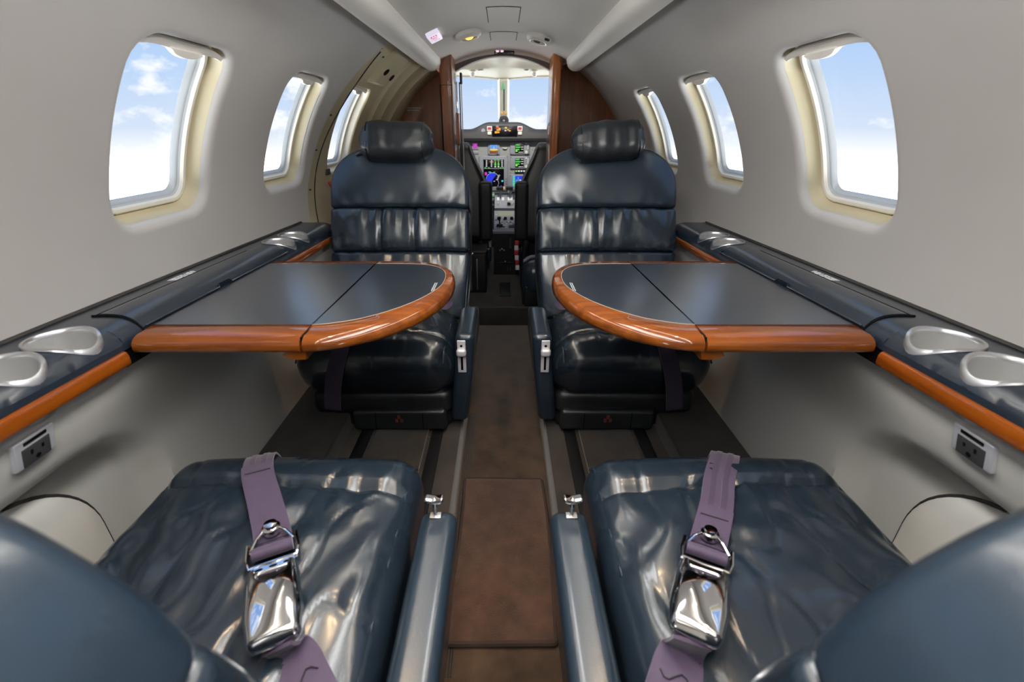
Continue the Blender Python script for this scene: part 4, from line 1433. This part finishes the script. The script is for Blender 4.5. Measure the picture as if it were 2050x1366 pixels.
    # headrest pillow
    if P.get('pillow'):
        pc, ph, pq, tilt = P['pillow']
        hx = ph
        def pil(p):
            u = p.x / hx
            e = abs(u)
            pin = 1 - .10 * e ** 6
            y, z = p.y * pin, p.z * pin
            ang = math.atan2(z, y)
            amp = .006 * sst(.55, 1, e)
            k_ = 1 + amp * 16 * noise.noise(Vector((ang * 4, u * 3, seed + 1))) * .6
            y, z = y * k_, z * k_
            z += .0055 * noise.noise(Vector((p.x * 26, p.z * 7, seed + 8)))
            y += .0085 * noise.noise(Vector((p.x * 27, p.z * 8, seed + 12))) * sst(0, .02, p.y)
            x = p.x + .008 * noise.noise(Vector((y * 30, z * 30, seed))) * sst(.9, 1, e)
            X = x * cos(tilt) - z * sin(tilt)
            Z = x * sin(tilt) + z * cos(tilt)
            return B(pc + X, pq + Z, y + .022)
        pl = build('headrest_pillow', fix(rbox((hx, .050, .064), .048, (50, 3, 8), (0, 0, 0), pil, k=7)), mat('pillow_leather_%d' % seed, (.013, .017, .022), .36, spec=.6, bumps=(GRAIN, ((30, 12, 30), .3, .003, 'RIDGE'))), base, angle=70)
        for sg in (-1, 1):    # gathered end seams
            pts = []
            for k in range(25):
                a = 2 * pi * k / 24
                ca_, sa_ = cos(a), sin(a)
                pts.append(pil(Vector((sg * (hx - .028), .0445 * ca_ + math.copysign(.0022, ca_), .0445 * sa_ + math.copysign(.0165, sa_)))))
            build('end_seam', tube(pts, .0022, 6), 'leather_black', pl)
        if P.get('strap'):
            a_ = pc + hx + .006
            build('pillow_strap', tube([B(a_ - .02, pq - .035, .0), B(a_, pq - .030, .006), B(a_ + .014, pq - .036, .004), B(a_ + .012, pq - .048, .0), B(a_ - .004, pq - .052, .0)], .004, 8, rx=.010), 'webbing', base, label='small purple pillow strap loop')
    # aisle armrest
    A0, A1, ya, yz, zb = P['arm']
    ac_, ah = (A0 + A1) / 2, (A1 - A0) / 2
    azt = P['azt']
    hh = (azt - zb) / 2
    def arm(p):
        t = (p.z + hh) / (2 * hh)
        x = p.x
        sh = P['lean'] * (1 - t) ** 1.3
        y = p.y
        y -= .02 * sst(.45, 0, t) * sst(0, 1, p.y / ((yz - ya) / 2))
        return W(ac_ + x + sh, (ya + yz) / 2 + y, zb + hh + p.z)
    ar = build('armrest', fix(rbox((ah, (yz - ya) / 2, hh), ah * .62, (2, 16, 16), (0, 0, 0), arm, k=5)), 'leather', base, angle=60)
    if P.get('lever'):
        lzc, lxc = P['lever']
        yfc = yz + .0005
        def lv(x, z, y): return W(lxc + x, yfc + y + .0, lzc + z)
        pl_ = build('lever_plate', fix(rbox((.0125, .003, .053), .002, (0, 0, 4), (0, 0, 0), lambda p: lv(p.x, p.z, p.y), k=2)), 'plate', ar, label='silver recline lever plate')
        build('lever_slot', fix(rbox((.0035, .002, .026), .0015, (0, 0, 2), (0, 0, 0), lambda p: lv(p.x, p.z - .018, p.y + .002), k=2)), 'void', pl_)
        build('lever_hole', fix(lathe([(.0001, -.001), (.004, -.001), (.004, .0036), (.0001, .0036)], (0, 0, 0), 'y', 12, fn=lambda p: lv(p.x, p.z + .036, p.y))), 'void', pl_)
        build('lever_knob', fix(rbox((.0145, .010, .012), .008, (1, 1, 1), (0, 0, 0), lambda p: lv(p.x, p.z + .018, p.y + .010), k=4)), 'plate', pl_)
    if P.get('knob'):
        kx, ky = P['knob']
        k0 = azt
        build('handle_base', fix(rbox((.009, .006, .0015), .001, 0, (0, 0, 0), lambda p: W(kx + p.x, ky + p.y, k0 + .0015 + p.z), k=2)), 'satin', ar)
        st = build('release_handle', fix(tube([W(kx, ky, k0), W(kx, ky, k0 + .03)], .0036, 10)), 'chrome', ar, label='chrome T shaped release handle')
        def hd(p): return W(kx + p.x, ky + p.y, k0 + .034 + p.z + .003 * (abs(p.x) / .014) ** 2)
        build('handle_grip', fix(rbox((.0145, .0075, .0045), .0040, (3, 1, 0), (0, 0, 0), hd, k=4)), 'chrome', st)
    # base frame, seat pan skirt and life-vest drawer
    build('base_frame', fix(rbox((hw * .82, .15, .085), .02, 1, (0, 0, 0), lambda p: W(ac - .02 + p.x, .06 + p.y, SZ + .09 + p.z), k=3)), 'black', base)
    build('seat_skirt', fix(rbox((hw * .93, .155, .045), .03, (3, 3, 1), (0, 0, 0), lambda p: W(ac + p.x, .075 + p.y, zt - 2 * hz - .012 + p.z), k=3)), 'leather_black', base)
    dw = build('vest_drawer', fix(rbox((.150, .05, .038), .014, (3, 1, 1), (0, 0, 0), lambda p: W(ac - .055 + p.x, yf - .10 + p.y, SZ + .055 + p.z), k=3)), 'leather_black', base)
    for xx in (-.075, .075):
        build('drawer_joint', fix(rbox((.0012, .001, .030), .0006, 0, (0, 0, 0), lambda p, xx=xx: W(ac - .055 + xx + p.x, yf - .0495 + p.y, SZ + .055 + p.z), k=1)), 'void', dw)
    def tri(p): return W(ac - .055 + p.x, yf - .0485 + p.y, SZ + .06 + p.z)
    for k_, (px, pz) in enumerate(((0, .011), (-.008, -.002), (.008, -.002))):
        build('emblem', fix(rbox((.0048, .001, .0070), .0009, 0, (0, 0, 0), lambda p, px=px, pz=pz: tri(Vector((p.x + px, p.y, p.z + pz))), k=1)), mat('dull_red_emblem', (.16, .03, .03), .5) if k_ == 0 else bpy.data.materials['dull_red_emblem'], dw)
    return base

import copy
FRONT = dict(cz=.165, pw=2.7, a0=.146, a1=.625, yf=.300, zt=-.562, hz=.110, cr=.085, roll=.09, wr=1.7, seed=3, al=radians(24), bc=.357, bw=.2385, L=.568, by=.0, q=(.210, .360),
             fold=(-.055, .06), pillow=(.358, .121, .570, 0.0), arm=(.085, .142, .0, .245, -.865), azt=-.548, lean=.030, lever=(-.617, .124), strap=True)
REAR = dict(cz=.26, pw=2.4, yb=-.13, a0=.146, a1=.594, yf=.355, zt=-.545, hz=.075, cr=.055, roll=.10, wr=1.8, seed=21, al=.19, bc=.378, bw=.222, L=.475, by=-.105, q=(.16, .30),
            fold=(), arm=(.072, .132, -.22, .215, -.865), azt=-.550, lean=.030, knob=(.106, .197), cut=.6)
def var(P, **k):
    Q = dict(P); Q.update(k); return Q
seat(-1, -1, 1.45, 'navy leather seat facing the camera, behind the left table', FRONT)
seat(1, -1, 1.45, 'navy leather seat facing the camera, behind the right table, with tilted pillow', var(FRONT, seed=8, fold=(-.035,), pillow=(.350, .122, .570, radians(4)), strap=False))
rear_left = seat(-1, 1, .33, 'navy leather seat at the lower left, its back turned to the camera', REAR)
rear_right = seat(1, 1, .33, 'navy leather seat at the lower right, its back turned to the camera', var(REAR, seed=34))

# ------------------------------------------------------------------ seat belts
def ribbon(path, hw, th_=.0022, n=10, side=None, close=True):
    """flat strap along 3-D points; side(i) gives its width direction"""
    P = [Vector(p) for p in path]
    out = []
    for i in range(len(P) - 1):
        p0, p1, p2, p3 = P[max(i - 1, 0)], P[i], P[i + 1], P[min(i + 2, len(P) - 1)]
        for k in range(n):
            t = k / n
            out.append(.5 * (2 * p1 + (p2 - p0) * t + (2 * p0 - 5 * p1 + 4 * p2 - p3) * t * t + (3 * p1 - p0 - 3 * p2 + p3) * t ** 3))
    out.append(P[-1])
    rings, fr = [], []
    for i, p in enumerate(out):
        d = (out[min(i + 1, len(out) - 1)] - out[max(i - 1, 0)]).normalized()
        w = side if side is not None else d.cross(Vector((0, 0, 1)))
        w = (w - d * w.dot(d)).normalized()
        nrm = w.cross(d).normalized()
        h = hw(i / (len(out) - 1)) if callable(hw) else hw
        rings.append([p + w * h + nrm * th_, p + w * h * .5 + nrm * th_ * 1.2, p - w * h * .5 + nrm * th_ * 1.2, p - w * h + nrm * th_, p - w * h - nrm * th_, p + w * h - nrm * th_])
        fr.append((p, d, w, nrm))
    return loft(rings, True, True, True), fr

def lap_belt(s, pts, tail, label, twist, seat_obj):
    cu = [c for c in seat_obj.children if c.name.startswith('seat_cushion')][0]
    org = ORG[cu]
    def drop(p, lift):
        ok, hit, nn, i = cu.ray_cast(Vector((p[0], p[1], .5)) - org, Vector((0, 0, -1)))
        return Vector((p[0], p[1], (hit + org).z + lift)) if ok else Vector(p)
    pts = [drop(p, .0065 if i < 6 else .010) if i > 1 else Vector(p) for i, p in enumerate(pts)]
    tail = [tail[0]] + [drop(p, .006) for p in tail[1:]]
    """pts: strap from the cushion's front edge back to the buckle; tail: strap from the buckle on"""
    e = empty('seat_belt', pts[3], label, 'seat belt', 'lap belts on the rear seats')
    sd = Vector((1, .35 * -s, 0)).normalized()
    mbx, fr = ribbon(pts, .0235, .0018, 10, side=sd)
    wb = build('webbing', mbx, 'webbing', e, label='purple strap')
    # darker woven stripes lying in the strap face
    for off in (-.009, .009):
        rr = []
        for p, d, w, n in fr[:int(len(fr) * .95)]:
            n = n if n.z + .5 * n.y > 0 else -n
            rr.append([p + w * (off - .0042) + n * .0034, p + w * (off + .0042) + n * .0034, p + w * (off + .0042) + n * .0018, p + w * (off - .0042) + n * .0018])
        build('woven_stripe', loft(rr, True, True, True), 'webbing_dark', wb)
    # stitched doubled end
    i0 = int(len(fr) * (.46 if twist > 0 else .68))
    mb2 = []
    for p, d, w, n in fr[i0:int(len(fr) * .90)]:
        n = n if n.z > 0 else -n
        mb2.append([p + w * .0240 + n * .0058, p - w * .0240 + n * .0058, p - w * .0240 + n * .002, p + w * .0240 + n * .002])
    build('doubled_end', loft(mb2, True, True, True), 'webbing', wb)
    p, d, w, n = fr[i0 + 3]
    n = n if n.z > 0 else -n
    build('stitching', tube([p + w * (-.019 + .038 * k / 6) + n * .0064 + d * (.004 * k / 6 * twist) for k in range(7)], .0011, 6), 'thread', wb)
    # frame at the end of the strap
    p, d, w, n = fr[-1]
    n = n if n.z > 0 else -n
    Rm = lambda x, y, z: p + w * x + d * y + n * z        # x across, y along towards buckle, z up
    ad = build('adjuster_frame', tube([Rm(-.030, -.016, .008), Rm(-.031, .010, .007), Rm(-.028, .026, .007), Rm(0, .028, .007), Rm(.028, .026, .007), Rm(.031, .010, .007), Rm(.030, -.016, .008)], .0030, 8), 'chrome', e)
    build('slide_bar', tube([Rm(-.025, .004, .008), Rm(.025, .004, .008)], .0085, 12), 'webbing', ad, label='purple strap rolled over the bar')
    build('wire_loop', tube([Rm(-.026, -.002, .010), Rm(-.019, -.018, .013), Rm(-.010, -.027, .016), Rm(.008, -.029, .016), Rm(.018, -.020, .013), Rm(.027, -.004, .010)], .0022, 8), 'chrome', ad)
    rv = loft([[Rm(0 + r * cos(2 * pi * k / 20), -.030 + r * sin(2 * pi * k / 20), z) for k in range(20)] for r, z in ((.0001, .010), (.012, .010), (.012, .018), (.0085, .019), (.0085, .024), (.0001, .025))], True, True, True)
    build('rivet', rv, 'chrome', ad)
    tg = loft([[Rm(x, y, z) for y, z in ((.024, .006), (.024, .009), (.038, .009), (.038, .006))] for x in lin(-.026, .026, 6)], True, True, True)
    build('tongue', tg, 'chrome', ad)
    for x in (-.017, 0, .017):
        build('tongue_slot', loft([[Rm(x + .005 * cos(2 * pi * k / 10), .0335 + .0016 * sin(2 * pi * k / 10), z) for k in range(10)] for z in (.0088, .0096)], True, True, True), 'void', ad)
    # chrome buckle with a scooped thumb plate
    def bk(q):
        u, v = q.x / .031, q.y / .056
        wv = 1 - .13 * sst(.2, 1, v) * 1 - .06 * sst(-.4, -1, v)
        z = q.z
        if z > 0:
            z += .010 * (1 - u * u) * (1 - v * v) + .004 * (1 - v * v)
            sc = ((q.x / .021) ** 2 + ((q.y + .056) / .042) ** 2)
            z -= .011 * sst(1.06, .80, sc)
        return Rm(q.x * wv, .094 + q.y, .011 + z)
    b = build('buckle', MB().add(*rbox((.031, .056, .010), .009, (30, 46, 2), (0, 0, 0), bk, k=5)), 'chrome', e, angle=50)
    tail_p = [Rm(*tail[0])] + [Vector(q) for q in tail[1:]]
    tl, fr2 = ribbon(tail_p, lambda t: .020 + .006 * sst(.1, .6, t), .002, 10, side=(w * .8 + Vector((.5, 0, .0))).normalized())
    tb = build('lower_strap', tl, 'webbing', e, label='purple strap below the buckle')
    k0 = int(len(fr2) * .62)
    for dk, m_ in ((0, .8), (5, .6)):
        p, d, w2, n = fr2[min(k0 + dk, len(fr2) - 1)]
        n = n if n.z > 0 else -n
        build('stitching', tube([p + w2 * (-.016 + .032 * k / 6) + n * .0032 + d * .006 * sin(k * 1.1) for k in range(7)], .0009, 6), 'thread', tb)
    return e
bpy.context.view_layer.update()
lap_belt(-1, [(-.452, .703, -.640), (-.450, .695, -.590), (-.441, .662, -.548), (-.412, .598, -.535), (-.370, .533, -.533), (-.327, .467, -.527), (-.312, .438, -.524)],
         [(0, .150, .004), (-.236, .310, -.520), (-.212, .285, -.528), (-.180, .250, -.55)],
         'purple lap belt with chrome buckle lying on the lower left seat', 1, rear_left)
lap_belt(1, [(.420, .703, -.640), (.417, .695, -.590), (.404, .662, -.546), (.360, .590, -.534), (.326, .523, -.533), (.288, .459, -.527), (.273, .432, -.524)],
         [(0, .150, .004), (.200, .312, -.520), (.182, .285, -.528), (.160, .250, -.55)],
         'purple lap belt with chrome buckle lying on the lower right seat', -1, rear_right)

def front_belt(s, label):
    e = empty('seat_belt', (s * .48, 1.15, -.66), label, 'seat belt', 'lap belts on the facing seats')
    a = .47
    pts = [(a - .06, 1.42, -.545), (a - .03, 1.30, -.541), (a - .01, 1.215, -.547), (a, 1.165, -.585), (a + .015, 1.143, -.64), (a + .03, 1.142, -.70), (a + .045, 1.155, -.77)]
    mbx, fr = ribbon([(s * x, y, z) for x, y, z in pts], .0235, .002, 8, side=Vector((1, 0, 0)))
    build('webbing', mbx, 'webbing_dark', e)
    ap = [(.178, 1.425, -.520), (.190, 1.405, -.528), (.215, 1.40, -.526), (.25, 1.41, -.533)]
    mbx, fr = ribbon([(s * x, y, z) for x, y, z in ap], .016, .002, 8, side=Vector((0, .6, .8)))
    build('aisle_strap', mbx, 'webbing', e, label='purple strap end in the seat corner')
front_belt(-1, 'dark purple lap belt hanging over the front of the seat under the left table')
front_belt(1, 'dark purple lap belt hanging over the front of the seat under the right table')

# ------------------------------------------------------------------ power outlets on the side panels
def outlet(s, side):
    e = empty('power_outlet', (s * .66, .51, -.43), 'silver plated mains power outlet on the %s side panel below the wood trim' % side, 'outlet', 'power outlets')
    X0 = .646
    def W(dx, y, z): return Vector((s * (X0 - dx - .30 * z), .500 + y, -.395 + z))
    def bx(name, h, c, m, par, r=.003, k=2):
        return build(name, MB().add(*rbox(h, r, 0, (0, 0, 0), lambda p: W(c[0] + p.x, c[1] + p.y, c[2] + p.z), k=k)), m, par)
    pl = bx('face_plate', (.005, .030, .0228), (.004, 0, 0), 'plate', e, .004, 3)
    bx('back_box', (.02, .0285, .0215), (-.016, 0, -.0005), 'dark_grey', e)
    so = bx('socket', (.0012, .0200, .0145), (.0092, -.0005, -.0055), 'dark_grey', pl, .0008)
    bx('slot', (.0006, .0017, .0036), (.0106, -.008, -.001), 'void', pl, .0004)
    bx('slot', (.0006, .0017, .0030), (.0106, .008, -.001), 'void', pl, .0004)
    build('earth_hole', MB().add(*lathe([(.0001, -.0006), (.0036, -.0006), (.0036, .0006), (.0001, .0006)], (0, 0, 0), 'x', 14, fn=lambda p: W(.0106 + p.x, p.y, -.0125 + p.z))), 'void', pl)
    bx('lid_slot', (.0008, .0165, .0026), (.0092, 0, .0160), 'void', pl, .0006)
    return e
outlet(-1, 'left'); outlet(1, 'right')

# ------------------------------------------------------------------ headliner fittings
def ceiling_frame(x, y):
    th = math.acos(x / RC)
    n = Vector((-cos(th), 0, -sin(th)))           # into the cabin
    u = Vector((sin(th), 0, -cos(th)))
    return on_ceiling(x, y), u, Vector((0, 1, 0)), n
def disc(x, y, prof, rx=1, ry=1, n=32):
    c, u, v, nn = ceiling_frame(x, y)
    return loft([[c + u * r * rx * cos(2 * pi * k / n) + v * r * ry * sin(2 * pi * k / n) + nn * h for k in range(n)] for r, h in prof], True, True, True)
e = empty('reading_light', on_ceiling(-.150, 2.29, .01), 'oval white ceiling fitting with a lit amber lamp, left of centre', 'light')
build('housing', disc(-.150, 2.285, [(.056, -.004), (.056, .006), (.053, .014), (.046, .019), (.040, .020), (.036, .016), (.034, .012), (.0001, .011)], 1, 1.5), 'valance', e)
build('inner_ring', disc(-.150, 2.285, [(.041, .017), (.040, .021), (.037, .0215), (.035, .017)], 1, 1.45), 'cream', e)
build('recess', disc(-.150, 2.285, [(.034, .0115), (.034, .0130), (.0001, .0132)], 1, 1.45), 'taupe', e)
build('lens', disc(-.148, 2.292, [(.019, .012), (.017, .018), (.010, .022), (.0001, .023)], 1, 1.2), 'lens', e, label='glowing amber lens')
e = empty('ceiling_vent', on_ceiling(.156, 2.36, .01), 'oval white ceiling fitting with a dark swivel vent, right of centre', 'vent')
build('housing', disc(.156, 2.36, [(.056, -.004), (.056, .006), (.053, .014), (.047, .019), (.041, .021), (.037, .016), (.034, .008), (.0001, .006)], 1, 1.5), 'valance', e)
build('dark_recess', disc(.156, 2.36, [(.034, .0065), (.034, .009), (.0001, .0095)], 1, 1.45), 'dark_grey', e)
build('inner_ring', disc(.156, 2.36, [(.038, .016), (.038, .022), (.034, .0225), (.033, .016)], 1, 1.42), 'cream', e)
build('swivel_nozzle', disc(.150, 2.375, [(.018, .009), (.016, .018), (.010, .020), (.009, .013), (.0001, .012)], 1, 1.2), 'taupe', e)
build('nozzle_hole', disc(.152, 2.375, [(.010, .0195), (.010, .0205), (.0001, .0205)], 1.3, 1.0), 'void', e)
build('latch_tab', disc(.188, 2.29, [(.012, .010), (.010, .018), (.0001, .019)], 1, .6), 'black', e)

sn = empty('lit_sign', on_ceiling(-.268, 2.07, .01), 'small square lit sign with red pictograms on the headliner beside the left valance', 'sign')
c, u, v, nn = ceiling_frame(-.268, 2.075)
def SB(x0, x1, y0, y1, h0, h1):
    vs = [c + u * x + v * y + nn * h for x in (x0, x1) for y in (y0, y1) for h in (h0, h1)]
    return vs, [(0, 1, 3, 2), (4, 6, 7, 5), (0, 2, 6, 4), (1, 5, 7, 3), (0, 4, 5, 1), (2, 3, 7, 6)]
build('sign_box', SB(-.024, .024, -.070, .070, -.01, .014), 'sign', sn, smooth=False)
face = build('sign_face', SB(-.022, .022, -.066, .066, .014, .0146), 'sign', sn, smooth=False)
pr_ = MB()
for (x0, x1, y0, y1) in ((-.013, -.008, -.045, -.028), (-.0095, -.006, -.052, -.040), (-.002, .003, -.050, -.036), (.007, .011, -.052, -.036), (.009, .013, -.044, -.028)):
    build('pictogram', SB(x0, x1, y0, y1, .0146, .0152), 'sign_red', face, smooth=False)
mb = MB()
random.seed(3)
for y, x0, x1, h in ((-.012, -.011, .010, .010), (.012, -.008, .009, .004), (.034, -.006, .006, .004), (.036, .010, .014, .010)):
    x = x0
    while x < x1:
        w = random.uniform(.0016, .004)
        mb.add(*SB(x, min(x + w, x1), y - h / 2, y + h / 2, .0146, .0152))
        x += w + .0008
build('sign_print', mb, 'sign_red', face, smooth=False, kind='stuff')
